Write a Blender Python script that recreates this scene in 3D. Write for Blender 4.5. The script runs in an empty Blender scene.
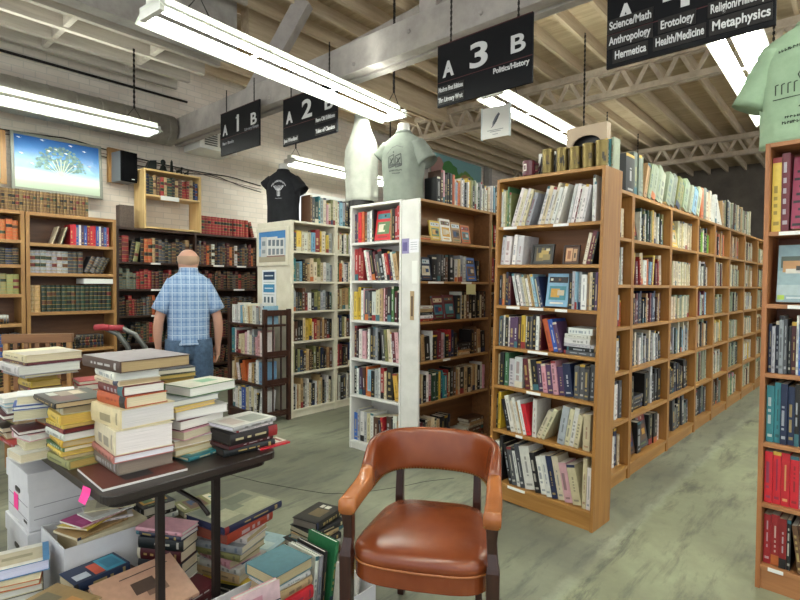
import bpy, bmesh, math, random, re
from mathutils import Matrix, Vector, noise
PI = math.pi
R = math.radians
COL = bpy.context.scene.collection
rng = random.Random(11)

# ------------------------------------------------------------------ colour
def lin(h):
    h = h.lstrip('#')
    v = [int(h[i:i + 2], 16) / 255 for i in (0, 2, 4)]
    return tuple(x / 12.92 if x <= .04045 else ((x + .055) / 1.055) ** 2.4 for x in v) + (1.0,)

def jit(h, a=.12, r=rng):
    c = lin(h); k = 1 + r.uniform(-a, a)
    return tuple(min(1, max(0, x * k * (1 + r.uniform(-a, a) * .35))) for x in c[:3]) + (1.0,)

# ------------------------------------------------------------------ materials
def newmat(name):
    m = bpy.data.materials.new(name); m.use_nodes = True
    nt = m.node_tree
    return m, nt, nt.nodes['Principled BSDF']

def plain(name, col, rough=.5, metal=0., spec=.5, coat=0.):
    m, nt, b = newmat(name)
    b.inputs['Base Color'].default_value = lin(col)
    b.inputs['Roughness'].default_value = rough
    b.inputs['Metallic'].default_value = metal
    b.inputs['Specular IOR Level'].default_value = spec
    b.inputs['Coat Weight'].default_value = coat
    return m

def N(nt, t, **kw):
    n = nt.nodes.new(t)
    for k, v in kw.items():
        if k in n.inputs.keys(): n.inputs[k].default_value = v
        else: setattr(n, k, v)
    return n

def coords(nt, scale=(1, 1, 1), rot=(0, 0, 0), kind='Object'):
    tc = N(nt, 'ShaderNodeTexCoord'); mp = N(nt, 'ShaderNodeMapping')
    mp.inputs['Scale'].default_value = scale; mp.inputs['Rotation'].default_value = rot
    nt.links.new(tc.outputs[kind], mp.inputs['Vector'])
    return mp.outputs['Vector']

def ramp(nt, fac, stops):
    r = N(nt, 'ShaderNodeValToRGB')
    el = r.color_ramp.elements
    while len(el) < len(stops): el.new(.5)
    for e, (p, c) in zip(el, stops):
        e.position = p; e.color = lin(c) if isinstance(c, str) else (c, c, c, 1)
    nt.links.new(fac, r.inputs['Fac'])
    return r.outputs['Color']

def mixc(nt, fac, a, b, mode='MIX'):
    m = N(nt, 'ShaderNodeMix', data_type='RGBA', blend_type=mode)
    for i, v in ((0, fac), (6, a), (7, b)):
        if hasattr(v, 'links'): nt.links.new(v, m.inputs[i])
        elif isinstance(v, str): m.inputs[i].default_value = lin(v)
        else: m.inputs[i].default_value = v
    return m.outputs[2]

def bump(nt, b, h, strength=.3, dist=.01):
    n = N(nt, 'ShaderNodeBump', Strength=strength, Distance=dist)
    nt.links.new(h, n.inputs['Height']); nt.links.new(n.outputs['Normal'], b.inputs['Normal'])

def wood(name, c1, c2, scale=(30, 30, 2.2), rough=.45, contrast=(.3, .7)):
    m, nt, b = newmat(name)
    v = coords(nt, scale)
    n = N(nt, 'ShaderNodeTexNoise', Scale=1.0, Detail=5.0, Roughness=.6, Distortion=.4)
    nt.links.new(v, n.inputs['Vector'])
    c = ramp(nt, n.outputs['Fac'], [(contrast[0], c1), (contrast[1], c2)])
    nt.links.new(c, b.inputs['Base Color'])
    b.inputs['Roughness'].default_value = rough
    bump(nt, b, n.outputs['Fac'], .08, .002)
    return m

def dirty(name, c1, c2, scale=3., rough=.6, bmp=.1):
    m, nt, b = newmat(name)
    v = coords(nt, (1, 1, 1))
    n = N(nt, 'ShaderNodeTexNoise', Scale=scale, Detail=6.0, Roughness=.65)
    nt.links.new(v, n.inputs['Vector'])
    nt.links.new(ramp(nt, n.outputs['Fac'], [(.35, c1), (.65, c2)]), b.inputs['Base Color'])
    b.inputs['Roughness'].default_value = rough
    if bmp: bump(nt, b, n.outputs['Fac'], bmp, .004)
    return m

def emit(name, col, s):
    m, nt, b = newmat(name)
    b.inputs['Base Color'].default_value = lin(col)
    b.inputs['Emission Color'].default_value = lin(col)
    b.inputs['Emission Strength'].default_value = s
    return m

def attr_mat(name, rough, nscale=40, namt=.10, coat=0.):
    """a surface whose own colour comes from the mesh (book covers, prints)"""
    m, nt, b = newmat(name)
    a = N(nt, 'ShaderNodeAttribute', attribute_name='Col')
    n = N(nt, 'ShaderNodeTexNoise', Scale=float(nscale), Detail=3.0)
    nt.links.new(coords(nt), n.inputs['Vector'])
    r = ramp(nt, n.outputs['Fac'], [(.3, 1 - namt * 1.6), (.7, 1.0)])
    nt.links.new(mixc(nt, 1.0, a.outputs['Color'], r, 'MULTIPLY'), b.inputs['Base Color'])
    b.inputs['Roughness'].default_value = rough
    b.inputs['Coat Weight'].default_value = coat
    b.inputs['Coat Roughness'].default_value = .2
    return m

def pages_mat(name):
    m, nt, b = newmat(name)
    a = N(nt, 'ShaderNodeAttribute', attribute_name='Col')
    n = N(nt, 'ShaderNodeTexNoise', Scale=1.0, Detail=2.0)
    nt.links.new(coords(nt, (900, 6, 6)), n.inputs['Vector'])
    r = ramp(nt, n.outputs['Fac'], [(.35, .78), (.62, 1.0)])
    nt.links.new(mixc(nt, 1.0, a.outputs['Color'], r, 'MULTIPLY'), b.inputs['Base Color'])
    b.inputs['Roughness'].default_value = .8
    return m

MAT = {}
MAT['cover'] = attr_mat('book_cover_cloth_and_paper', .42)
MAT['pages'] = pages_mat('book_page_edges')
MAT['leather_cover'] = attr_mat('bound_leather', .5, 60, .22)
MAT['print'] = attr_mat('printed_ink', .5, 60, .05)
MAT['oak'] = wood('oak_veneer_upright', '#8c5f2c', '#a9783c')
MAT['oak_h'] = wood('oak_veneer_shelf', '#96682f', '#b18246', (2.2, 30, 30))
MAT['oak_back'] = wood('oak_back_board', '#70451f', '#895a2d', (2.0, 30, 26))
MAT['brownback'] = wood('brown_shelf_board', '#6a4526', '#835a36', (2., 30, 26))
MAT['tan'] = wood('tan_pine_upright', '#8a6236', '#a57c48')
MAT['tan_h'] = wood('tan_pine_shelf', '#94693c', '#b08753', (2.2, 30, 30))
MAT['tan_back'] = wood('tan_case_back', '#54341d', '#6e482b', (2., 30, 20))
MAT['pine'] = wood('light_pine_upright', '#c9a469', '#dbbd86')
MAT['pine_h'] = wood('light_pine_shelf', '#c9a469', '#dbbd86', (2.2, 30, 30))
MAT['redwood'] = wood('reddish_oak_upright', '#8e5731', '#ab7244')
MAT['redwood_h'] = wood('reddish_oak_shelf', '#93603a', '#b37d50', (2.2, 30, 30))
MAT['redwood_back'] = wood('reddish_back_board', '#6e3c22', '#8c5533', (2.0, 30, 26))
MAT['dark'] = wood('dark_walnut_upright', '#2c1a12', '#402719')
MAT['dark_h'] = wood('dark_walnut_shelf', '#2e1c13', '#452b1c', (2.2, 30, 30))
MAT['mission'] = wood('mission_dark_wood', '#2d1812', '#44271b')
MAT['whitepaint'] = dirty('white_painted_wood', '#cfcdc6', '#dedcd6', 6., .45, .05)
MAT['creampaint'] = dirty('cream_painted_wood', '#d3ccb6', '#e2dcc9', 6., .45, .05)
MAT['black'] = plain('black_laminate', '#16120f', .4)
MAT['tabletop'] = wood('dark_table_laminate', '#1c1513', '#2b211c', (3, 40, 40), .35)
MAT['metal_dark'] = plain('dark_brown_steel', '#231b18', .4, .4)
MAT['metal_grey'] = plain('grey_steel_tube', '#6f716d', .35, .8)
MAT['rubber_red'] = plain('red_rubber_grip', '#94262f', .6)
MAT['chairwood'] = wood('dark_mahogany', '#22110d', '#3a1e16', (30, 30, 3), .3)
MAT['brass'] = plain('brass_nailheads', '#8a6a35', .3, 1.)
MAT['white'] = plain('white_enamel', '#e4e4de', .35)
MAT['paper'] = plain('white_paper', '#e9e8e2', .7)
MAT['card'] = dirty('white_corrugated_card', '#c9c9cc', '#d8d8da', 4., .7, .05)
MAT['pinknote'] = plain('pink_sticky_note', '#ff3f9a', .6)
MAT['sign'] = plain('black_sign_board', '#0b0b10', .6, spec=.25)
MAT['letter'] = plain('pale_vinyl_letters', '#d6d6d6', .5)
MAT['letterdim'] = plain('dim_vinyl_letters', '#8d8d92', .5)
MAT['redline'] = plain('dark_red_sign_edge', '#4a1a1c', .5)
MAT['truss'] = dirty('grey_painted_timber', '#9c9590', '#b3aca6', 5., .7, .1)
MAT['girder'] = dirty('bare_weathered_timber', '#a89988', '#c4b6a3', 5., .75, .1)
MAT['chain'] = plain('dark_chain_steel', '#2a2623', .5, .6)
MAT['duct'] = dirty('dull_duct_metal', '#8b8780', '#a39e95', 8., .45, .05)
MAT['speaker'] = plain('black_speaker_cloth', '#09090b', .95, spec=.1)
MAT['glassy'] = plain('clear_acrylic_edge', '#dfe6e4', .15)
MAT['formwhite'] = plain('white_mannequin_foam', '#d5d2cc', .6)
MAT['tube'] = emit('lit_fluorescent_tube', '#f4f8ef', 30.)
MAT['refl'] = plain('white_lamp_reflector', '#eef2e4', .3)
MAT['lampgrey'] = plain('grey_lamp_body', '#9a9c9c', .4)
MAT['gold'] = plain('gold_tin', '#6f6038', .38, .75)
MAT['maroon'] = plain('maroon_glaze', '#57202a', .3)

def lumber(name, c1, c2, along_x=True):
    m, nt, b = newmat(name)
    v = coords(nt, (1.2, 14, 14) if along_x else (14, 1.2, 14))
    n = N(nt, 'ShaderNodeTexNoise', Scale=1.0, Detail=6.0, Roughness=.7)
    nt.links.new(v, n.inputs['Vector'])
    nt.links.new(ramp(nt, n.outputs['Fac'], [(.3, c1), (.7, c2)]), b.inputs['Base Color'])
    b.inputs['Roughness'].default_value = .8
    bump(nt, b, n.outputs['Fac'], .2, .004)
    return m
MAT['joist'] = lumber('bare_joist_timber', '#a8957a', '#cdbb9f')
MAT['deck'] = lumber('bare_roof_boards', '#9c8a6e', '#c0ad8e', False)
MAT['joistw'] = lumber('whitewashed_joist', '#a39b90', '#c4bcb0')
MAT['deckw'] = lumber('whitewashed_roof_boards', '#9f978c', '#bfb7ac', False)

def floor_mat():
    m, nt, b = newmat('stained_concrete')
    v = coords(nt)
    n1 = N(nt, 'ShaderNodeTexNoise', Scale=1.1, Detail=8.0, Roughness=.62, Distortion=.6)
    n2 = N(nt, 'ShaderNodeTexNoise', Scale=7.0, Detail=8.0, Roughness=.7)
    vs = coords(nt, (1.2, 5.5, 1), (0, 0, R(8)))
    n3 = N(nt, 'ShaderNodeTexNoise', Scale=1.3, Detail=7.0, Roughness=.72, Distortion=.35)
    nt.links.new(v, n1.inputs['Vector']); nt.links.new(v, n2.inputs['Vector']); nt.links.new(vs, n3.inputs['Vector'])
    base = ramp(nt, n1.outputs['Fac'], [(.30, '#707164'), (.48, '#888975'), (.62, '#989a83'), (.8, '#a6a88e')])
    worn = ramp(nt, n3.outputs['Fac'], [(.50, 0.), (.66, .75)])
    c = mixc(nt, worn, base, '#5a5a54')
    fine = ramp(nt, n2.outputs['Fac'], [(.25, .80), (.7, 1.0)])
    c = mixc(nt, 1.0, c, fine, 'MULTIPLY')
    # old slab joint running down the right aisle: two pours of concrete with a rough pale seam between
    tc = N(nt, 'ShaderNodeTexCoord'); sp = N(nt, 'ShaderNodeSeparateXYZ'); nt.links.new(tc.outputs['Object'], sp.inputs[0])
    fine_ = ramp(nt, n1.outputs['Fac'], [(.4, .2), (.6, 1.0)])
    def mth(op, a, bb):
        q = N(nt, 'ShaderNodeMath', operation=op)
        for i, vv in enumerate((a, bb)):
            if hasattr(vv, 'links'): nt.links.new(vv, q.inputs[i])
            else: q.inputs[i].default_value = vv
        return q.outputs[0]
    off = mth('ADD', mth('ADD', sp.outputs['Y'], mth('MULTIPLY', sp.outputs['X'], .032)), mth('MULTIPLY', mth('SUBTRACT', n2.outputs['Fac'], .5), .16))
    rr_ = N(nt, 'ShaderNodeMapRange'); rr_.inputs[1].default_value = 1.06; rr_.inputs[2].default_value = 1.12; nt.links.new(off, rr_.inputs[0])
    c = mixc(nt, rr_.outputs[0], mixc(nt, 1.0, c, (1.10, 1.12, 1.02, 1), 'MULTIPLY'), mixc(nt, 1.0, c, (.86, .86, .88, 1), 'MULTIPLY'))
    d_ = mth('ABSOLUTE', mth('SUBTRACT', off, 1.09), 0.)
    sm = N(nt, 'ShaderNodeMapRange'); sm.inputs[1].default_value = .045; sm.inputs[2].default_value = .015; nt.links.new(d_, sm.inputs[0])
    c = mixc(nt, mth('MULTIPLY', sm.outputs[0], mth('MULTIPLY', fine_, .38)), c, '#b0b29e')
    d2 = mth('ABSOLUTE', mth('SUBTRACT', off, 1.03), 0.)
    sm2 = N(nt, 'ShaderNodeMapRange'); sm2.inputs[1].default_value = .06; sm2.inputs[2].default_value = .01; nt.links.new(d2, sm2.inputs[0])
    c = mixc(nt, mth('MULTIPLY', sm2.outputs[0], mth('MULTIPLY', worn, .9)), c, '#4b4b46')
    nt.links.new(c, b.inputs['Base Color'])
    nt.links.new(ramp(nt, n1.outputs['Fac'], [(.3, .42), (.7, .7)]), b.inputs['Roughness'])
    bump(nt, b, n2.outputs['Fac'], .12, .004)
    return m
MAT['floor'] = floor_mat()

def brick_mat():
    m, nt, b = newmat('white_painted_brick')
    v = coords(nt, (1, 1, 1), (R(90), 0, 0))
    br = N(nt, 'ShaderNodeTexBrick', Scale=1.0)
    br.inputs['Brick Width'].default_value = .22; br.inputs['Row Height'].default_value = .075
    br.inputs['Mortar Size'].default_value = .006; br.inputs['Mortar Smooth'].default_value = .4
    br.inputs['Color1'].default_value = lin('#e4dace'); br.inputs['Color2'].default_value = lin('#dacdc0')
    br.inputs['Mortar'].default_value = lin('#cdc5bb')
    nt.links.new(v, br.inputs['Vector'])
    n = N(nt, 'ShaderNodeTexNoise', Scale=1.6, Detail=6.0, Roughness=.7)
    nt.links.new(coords(nt), n.inputs['Vector'])
    c = mixc(nt, 1.0, br.outputs['Color'], ramp(nt, n.outputs['Fac'], [(.3, .86), (.65, 1.0)]), 'MULTIPLY')
    nt.links.new(c, b.inputs['Base Color']); b.inputs['Roughness'].default_value = .75
    bump(nt, b, br.outputs['Fac'], -.5, .004)
    return m
MAT['brick'] = brick_mat()

def leather_mat(name, c1, c2):
    m, nt, b = newmat(name)
    n = N(nt, 'ShaderNodeTexNoise', Scale=6.0, Detail=4.0); nt.links.new(coords(nt), n.inputs['Vector'])
    vo = N(nt, 'ShaderNodeTexVoronoi', Scale=420.0); nt.links.new(coords(nt), vo.inputs['Vector'])
    nt.links.new(ramp(nt, n.outputs['Fac'], [(.3, c1), (.7, c2)]), b.inputs['Base Color'])
    b.inputs['Roughness'].default_value = .27
    b.inputs['Specular IOR Level'].default_value = .55
    bump(nt, b, vo.outputs['Distance'], .08, .001)
    return m
MAT['leather'] = leather_mat('tan_brown_leather', '#6c2f14', '#80401f')
MAT['leather_arm'] = leather_mat('worn_tan_leather', '#92542a', '#a76536')  # orange light on the arm pads painted into this brighter leather copy

def plaid_mat():
    m, nt, b = newmat('blue_check_cotton')
    tc = N(nt, 'ShaderNodeTexCoord'); sp = N(nt, 'ShaderNodeSeparateXYZ')
    nt.links.new(tc.outputs['Object'], sp.inputs[0])
    def stripes(o, per, duty):
        a = N(nt, 'ShaderNodeMath', operation='MULTIPLY'); a.inputs[1].default_value = 1 / per
        f = N(nt, 'ShaderNodeMath', operation='FRACT'); g = N(nt, 'ShaderNodeMath', operation='LESS_THAN'); g.inputs[1].default_value = duty
        nt.links.new(o, a.inputs[0]); nt.links.new(a.outputs[0], f.inputs[0]); nt.links.new(f.outputs[0], g.inputs[0])
        return g.outputs[0]
    c = mixc(nt, stripes(sp.outputs['X'], .034, .42), '#8a9fbb', '#6c87ab')
    c = mixc(nt, stripes(sp.outputs['Z'], .036, .38), c, mixc(nt, .55, c, '#486a97'))
    c = mixc(nt, stripes(sp.outputs['X'], .068, .10), c, '#a9b9cc')
    c = mixc(nt, stripes(sp.outputs['Z'], .072, .10), c, '#a9b9cc')
    nt.links.new(c, b.inputs['Base Color']); b.inputs['Roughness'].default_value = .85
    return m
MAT['plaid'] = plaid_mat()
MAT['jeans'] = dirty('faded_denim', '#33455a', '#465b73', 30., .9, .1)
MAT['skin'] = plain('skin', '#bd8f7a', .55)
MAT['hair'] = plain('cropped_grey_hair', '#a98c74', .8)
MAT['shirt_grey'] = dirty('sage_grey_cotton', '#757b72', '#81877d', 12., .9, .05)
MAT['shirt_white'] = dirty('white_cotton', '#a5a69c', '#b6b7ad', 12., .9, .05)
MAT['shirt_black'] = dirty('black_cotton', '#121216', '#1b1b20', 12., .9, .05)
MAT['shirt_green'] = dirty('mint_green_cotton', '#8da688', '#9ab294', 12., .9, .05)
MAT['art'] = MAT['print']

# ------------------------------------------------------------------ mesh collector
class MB:
    def __init__(s): s.v = []; s.f = []; s.c = []; s.m = []
    def face(s, idx, col=(1, 1, 1, 1), mi=0): s.f.append(tuple(idx)); s.c.append(col); s.m.append(mi)
    def add(s, vs, fs, col=(1, 1, 1, 1), mi=0, M=None):
        b = len(s.v)
        s.v += [tuple(M @ Vector(p)) if M else tuple(p) for p in vs]
        for i, f in enumerate(fs): s.face([b + k for k in f], col[i] if isinstance(col, list) else col, mi)
        return s
    def box(s, a, b, col=(1, 1, 1, 1), mi=0, M=None):
        (x0, y0, z0), (x1, y1, z1) = a, b
        vs = [(x0, y0, z0), (x1, y0, z0), (x1, y1, z0), (x0, y1, z0), (x0, y0, z1), (x1, y0, z1), (x1, y1, z1), (x0, y1, z1)]
        return s.add(vs, [(0, 3, 2, 1), (4, 5, 6, 7), (0, 1, 5, 4), (1, 2, 6, 5), (2, 3, 7, 6), (3, 0, 4, 7)], col, mi, M)
    def quad(s, p, col=(1, 1, 1, 1), mi=0, M=None): return s.add(p, [tuple(range(len(p)))], col, mi, M)
    def loft(s, rings, closed=True, caps=True, col=(1, 1, 1, 1), mi=0, M=None):
        n = len(rings[0]); vs = [p for r in rings for p in r]; fs = []
        for i in range(len(rings) - 1):
            for j in range(n if closed else n - 1):
                k = (j + 1) % n
                fs.append((i * n + j, i * n + k, (i + 1) * n + k, (i + 1) * n + j))
        if caps and closed:
            fs.append(tuple(range(n - 1, -1, -1))); fs.append(tuple((len(rings) - 1) * n + j for j in range(n)))
        return s.add(vs, fs, col, mi, M)
    def tube(s, pts, r, n=8, col=(1, 1, 1, 1), mi=0, M=None):
        pts = [Vector(p) for p in pts]; rings = []
        rr = r if isinstance(r, (list, tuple)) else [r] * len(pts)
        up = Vector((0, 0, 1))
        for i, p in enumerate(pts):
            t = (pts[min(i + 1, len(pts) - 1)] - pts[max(i - 1, 0)]).normalized()
            a = t.cross(up)
            if a.length < .05: a = t.cross(Vector((0, 1, 0)))
            a.normalize(); b = a.cross(t)
            rings.append([tuple(p + (a * math.cos(2 * PI * k / n) + b * math.sin(2 * PI * k / n)) * rr[i]) for k in range(n)])
        return s.loft(rings, True, True, col, mi, M)
    def bar(s, p, q, w, h, col=(1, 1, 1, 1), mi=0, M=None):
        """timber of section w (sideways) by h (upward-ish) from p to q"""
        p, q = Vector(p), Vector(q); t = (q - p).normalized(); up = Vector((0, 0, 1))
        a = t.cross(up)
        if a.length < .05: a = t.cross(Vector((0, 1, 0)))
        a.normalize(); b = a.cross(t)
        ring = lambda o: [tuple(o + a * sx * w / 2 + b * sz * h / 2) for sx, sz in ((-1, -1), (1, -1), (1, 1), (-1, 1))]
        return s.loft([ring(p), ring(q)], True, True, col, mi, M)
    def lathe(s, prof, n=16, col=(1, 1, 1, 1), mi=0, M=None):
        return s.loft([[(r * math.cos(2 * PI * k / n), r * math.sin(2 * PI * k / n), z) for k in range(n)] for r, z in prof], True, True, col, mi, M)
    def sphere(s, c, r, n=8, col=(1, 1, 1, 1), mi=0):
        r = r if isinstance(r, (tuple, list)) else (r, r, r)
        rings = []
        for i in range(1, n):
            a = PI * i / n
            rings.append([(c[0] + r[0] * math.sin(a) * math.cos(2 * PI * k / n), c[1] + r[1] * math.sin(a) * math.sin(2 * PI * k / n), c[2] - r[2] * math.cos(a)) for k in range(n)])
        return s.loft(rings, True, True, col, mi)
    def build(s, name, mats, parent=None, smooth=False, M=None, bevel=0, color=False, subsurf=0):
        me = bpy.data.meshes.new(name)
        me.from_pydata(s.v, [], s.f)
        mats = mats if isinstance(mats, (list, tuple)) else [mats]
        for m in mats: me.materials.append(MAT[m] if isinstance(m, str) else m)
        me.polygons.foreach_set('material_index', s.m)
        if smooth: me.polygons.foreach_set('use_smooth', [True] * len(s.f))
        if color:
            at = me.attributes.new('Col', 'FLOAT_COLOR', 'CORNER')
            buf = []
            for f, c in zip(s.f, s.c): buf.extend(tuple(c) * len(f))
            at.data.foreach_set('color', buf)
        me.update()
        return link(name, me, parent, M, bevel, subsurf)

def link(name, me, parent=None, M=None, bevel=0, subsurf=0):
    o = bpy.data.objects.new(name, me); COL.objects.link(o)
    if parent is not None: o.parent = parent
    if M is not None: o.matrix_basis = M
    if bevel:
        b = o.modifiers.new('bevel', 'BEVEL'); b.width = bevel; b.segments = 2; b.limit_method = 'ANGLE'; b.angle_limit = R(40)
    if subsurf:
        b = o.modifiers.new('sub', 'SUBSURF'); b.levels = subsurf; b.render_levels = subsurf
    return o

LABELS = {}
def tag(o, label=None, cat=None, group=None, kind=None):
    if label:
        assert label not in LABELS, label
        LABELS[label] = o.name; o['label'] = label
    if cat: o['category'] = cat
    if group: o['group'] = group
    if kind: o['kind'] = kind
    return o

def thing(name, label, cat, M=None, group=None, kind=None):
    o = bpy.data.objects.new(name, None); COL.objects.link(o); o.empty_display_size = .1
    if M is not None: o.matrix_basis = M
    return tag(o, label, cat, group, kind)

def frame(x, y, z, deg): return Matrix.Translation((x, y, z)) @ Matrix.Rotation(R(deg), 4, 'Z')
def T(x, y, z): return Matrix.Translation((x, y, z))
def Rx(d): return Matrix.Rotation(R(d), 4, 'X')
def Ry(d): return Matrix.Rotation(R(d), 4, 'Y')
def Rz(d): return Matrix.Rotation(R(d), 4, 'Z')

ORD = ['', 'first', 'second', 'third', 'fourth', 'fifth', 'sixth', 'seventh', 'eighth', 'ninth', 'tenth', 'eleventh', 'twelfth', 'thirteenth', 'fourteenth', 'fifteenth',
       'sixteenth', 'seventeenth', 'eighteenth', 'nineteenth', 'twentieth', 'twenty-first', 'twenty-second', 'twenty-third', 'twenty-fourth', 'twenty-fifth', 'twenty-sixth',
       'twenty-seventh', 'twenty-eighth', 'twenty-ninth', 'thirtieth', 'thirty-first', 'thirty-second', 'thirty-third', 'thirty-fourth', 'thirty-fifth', 'thirty-sixth', 'thirty-seventh',
       'thirty-eighth', 'thirty-ninth', 'fortieth', 'forty-first', 'forty-second', 'forty-third', 'forty-fourth', 'forty-fifth']
ORD += [f'{t}-{u}' if u else w for t, w in (('forty', 'fortieth'), ('fifty', 'fiftieth'), ('sixty', 'sixtieth')) for u in ([''] + ['first', 'second', 'third', 'fourth', 'fifth', 'sixth', 'seventh', 'eighth', 'ninth'])][6:]

# ------------------------------------------------------------------ books
PAL = {'k': ('black', ['#17171a', '#1f1d1c', '#141a1c']), 'w': ('white', ['#d9d7cf', '#e0ded8', '#cfcfcb']), 'c': ('cream', ['#cfc4a4', '#d6cdb2', '#c9bb98']),
       't': ('tan', ['#b08f62', '#a8865c', '#b99d74']), 'b': ('brown', ['#553826', '#644630', '#4a3023']), 'r': ('red', ['#9c2429', '#a93032', '#8e2023']),
       'm': ('maroon', ['#571c26', '#63222c', '#4b1a20']), 'o': ('orange', ['#bd5a2c', '#c56a38']), 'y': ('yellow', ['#cfaa36', '#c9a545', '#d7b94e']),
       'g': ('green', ['#4c7543', '#3f6b46', '#5c8450']), 'd': ('dark green', ['#1f3a2b', '#274434', '#22352c']), 'n': ('navy blue', ['#1f2a48', '#22304f', '#1a2238']),
       'l': ('light blue', ['#7ba6bf', '#8db4c8', '#6f9db8']), 'u': ('blue', ['#2b52a0', '#325fa8', '#284a8c']), 'e': ('teal', ['#2b7780', '#37838a', '#256a72']),
       'p': ('purple', ['#45304f', '#54395c']), 'i': ('pink', ['#c8949d', '#d0a3a8']), 's': ('silver grey', ['#a2a5a8', '#b0b2b3', '#94989c']),
       'a': ('dark grey', ['#4a4b4e', '#55565a', '#3f4145']), 'f': ('olive', ['#85844f', '#8f8d5c', '#78794c']), 'h': ('sage green', ['#8e9a80', '#9ba58c', '#a3ab90']),
       'x': ('bright red', ['#c5222f']), 'z': ('bright green', ['#79b13c']), 'v': ('tan-brown', ['#74583a', '#806342', '#6a5034']), 'q': ('grey-green', ['#6d766b', '#7c8478'])}
DARKS = set('kbmdnpaugrexq')

def lum(c): return .3 * c[0] + .6 * c[1] + .1 * c[2]

def book_geom(t, h, d, base, kind='hard', r=rng, art=None, page='#d8cdb4'):
    hard = kind != 'paper'
    b = min(.0028 if hard else .0006, t * .2)
    ov = .0035 if hard else 0.0
    ns = 5
    bul = min(.35 * t, .007) if kind == 'leather' else (min(.22 * t, .004) if hard else min(.06 * t, .001))
    out = [(0, d), (0, 0)]
    for k in range(1, ns): out.append((t * k / ns, -bul * math.sin(PI * k / ns)))
    out += [(t, 0), (t, d), (t - b, d), (t - b, .004), (b, .004), (b, d)]
    n = len(out)
    dark = lum(base) < .18
    ink = lin(r.choice(['#e4dfcf', '#d8c07a', '#e9e9e6', '#d0b46a', '#e6d9a8', '#c9cdd2'])) if dark else lin(r.choice(['#1d1c1f', '#2a2c4a', '#7a1f22', '#26221e', '#3c3a38', '#1f4a6a']))
    ink = tuple(.55 * a_ + .45 * b_ for a_, b_ in zip(ink, base))
    if kind == 'leather':
        gold = lin('#a98a4c'); lab = lin(r.choice(['#6b1f1e', '#17140f', '#2b3a2a', '#5a3216']))
        hub = [.10, .26, .42, .58, .74, .90]
        lev = [0.]; pat = []
        for q in hub:
            lev += [q, q + .018]; pat += ['base', 'gold']
        lev.append(1.); pat.append('base')
        lev = lev
        li = 2 * 4
        if r.random() < .75: pat[li] = 'lab'
        if r.random() < .4: pat[2 * 2] = 'lab'
    else:
        style = r.random()
        lev = [0., .05, .09, .14, .2]; pat = ['base', 'base', 'mark', 'base']
        z0, z1 = r.uniform(.22, .34), r.uniform(.62, .9)
        k = r.randint(6, 12)
        for i in range(k):
            lev.append(z0 + (z1 - z0) * i / k); pat.append('base' if i == 0 else ('text' if i % 2 or r.random() < .5 else 'base'))
        lev += [z1]; pat.append('text')
        lev += [.93, 1.0]; pat += ['base', 'base']
        if style < .22:
            band = lin(r.choice(['#8c2a2a', '#26304f', '#d6cfb8', '#1c1b1d', '#c8a23e', '#3d6b74'])); pat[-1] = band
        elif style < .36:
            band = lin(r.choice(['#8c2a2a', '#26304f', '#d6cfb8', '#1c1b1d', '#c06a36', '#3d6b74'])); pat[0] = pat[1] = pat[2] = pat[3] = band
    cov = MB()
    nl = len(lev)
    vs = [(x, y, h * z) for z in lev for x, y in out]
    fs, cs = [], []
    wide = r.random() < .5
    for i in range(nl - 1):
        for j in range(n):
            k = (j + 1) % n
            fs.append((i * n + j, i * n + k, (i + 1) * n + k, (i + 1) * n + j))
            c = base
            if 1 <= j <= ns:
                p = pat[i]
                if p == 'gold': c = gold
                elif p == 'lab': c = lab
                elif p == 'text': c = ink if (j == 3 or (wide and j == 2)) else base
                elif p == 'mark': c = ink if j in (2, 3, 4) else base
                elif p != 'base': c = p
            cs.append(c)
    fs.append(tuple(range(n - 1, -1, -1))); cs.append(base)
    fs.append(tuple((nl - 1) * n + j for j in range(n))); cs.append(base)
    cov.add(vs, fs, cs)
    for q_, (y0, z0, y1, z1, c) in enumerate(art or []):
        c = lin(c) if isinstance(c, str) else c
        x = t + .0004 + .00013 * q_
        cov.add([(x, d * y0, h * z0), (x, d * y1, h * z0), (x, d * y1, h * z1), (x, d * y0, h * z1)], [(0, 1, 2, 3)], c)
    pg = MB()
    pg.box((b + .0002, .004, ov), (t - b - .0002, d - ov - .0004, h - ov), jit(page, .08, r))
    return cov, pg

STUFF = MB()
def add_book(M, t, h, d, col, kind='hard', name='hardback_book', label=None, group=None, individual=True, art=None, r=rng, page=None):
    base = jit(PAL[col][1][r.randrange(len(PAL[col][1]))], .13, r) if len(col) == 1 else lin(col)
    page = page or r.choice(['#d9cfb8', '#d2c5a8', '#dcd5c4', '#cbbd9d', '#d8d2c4'])
    cov, pg = book_geom(t, h, d, base, kind, r, art, page)
    if not individual:
        STUFF.add(cov.v, cov.f, cov.c, 0, M); STUFF.add(pg.v, pg.f, pg.c, 1, M)
        return None
    o = cov.build(name, 'leather_cover' if kind == 'leather' else 'cover', None, M=M, color=True)
    tag(o, label, 'book', group)
    pg.build('page_block', 'pages', o, color=True)
    return o

def rand_art(r, base_dark=None):
    cs = ['#d8d0bb', '#1b1a1c', '#8b2a2b', '#26406b', '#3f7f8a', '#c9973a', '#5d7a50', '#c8b79a', '#6b4a35', '#b9c4cc']
    a = [(.08, .72, .92, .9, r.choice(cs)), (.12, .2, .88, .62, r.choice(cs)), (.2, .28, .6, .54, r.choice(cs)), (.5, .34, .8, .5, r.choice(cs)), (.2, .08, .8, .13, r.choice(cs))]
    for k in range(4): a.append((.14 + .18 * k, .78, .14 + .18 * k + .11, .85, r.choice(cs)))
    return a

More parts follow.
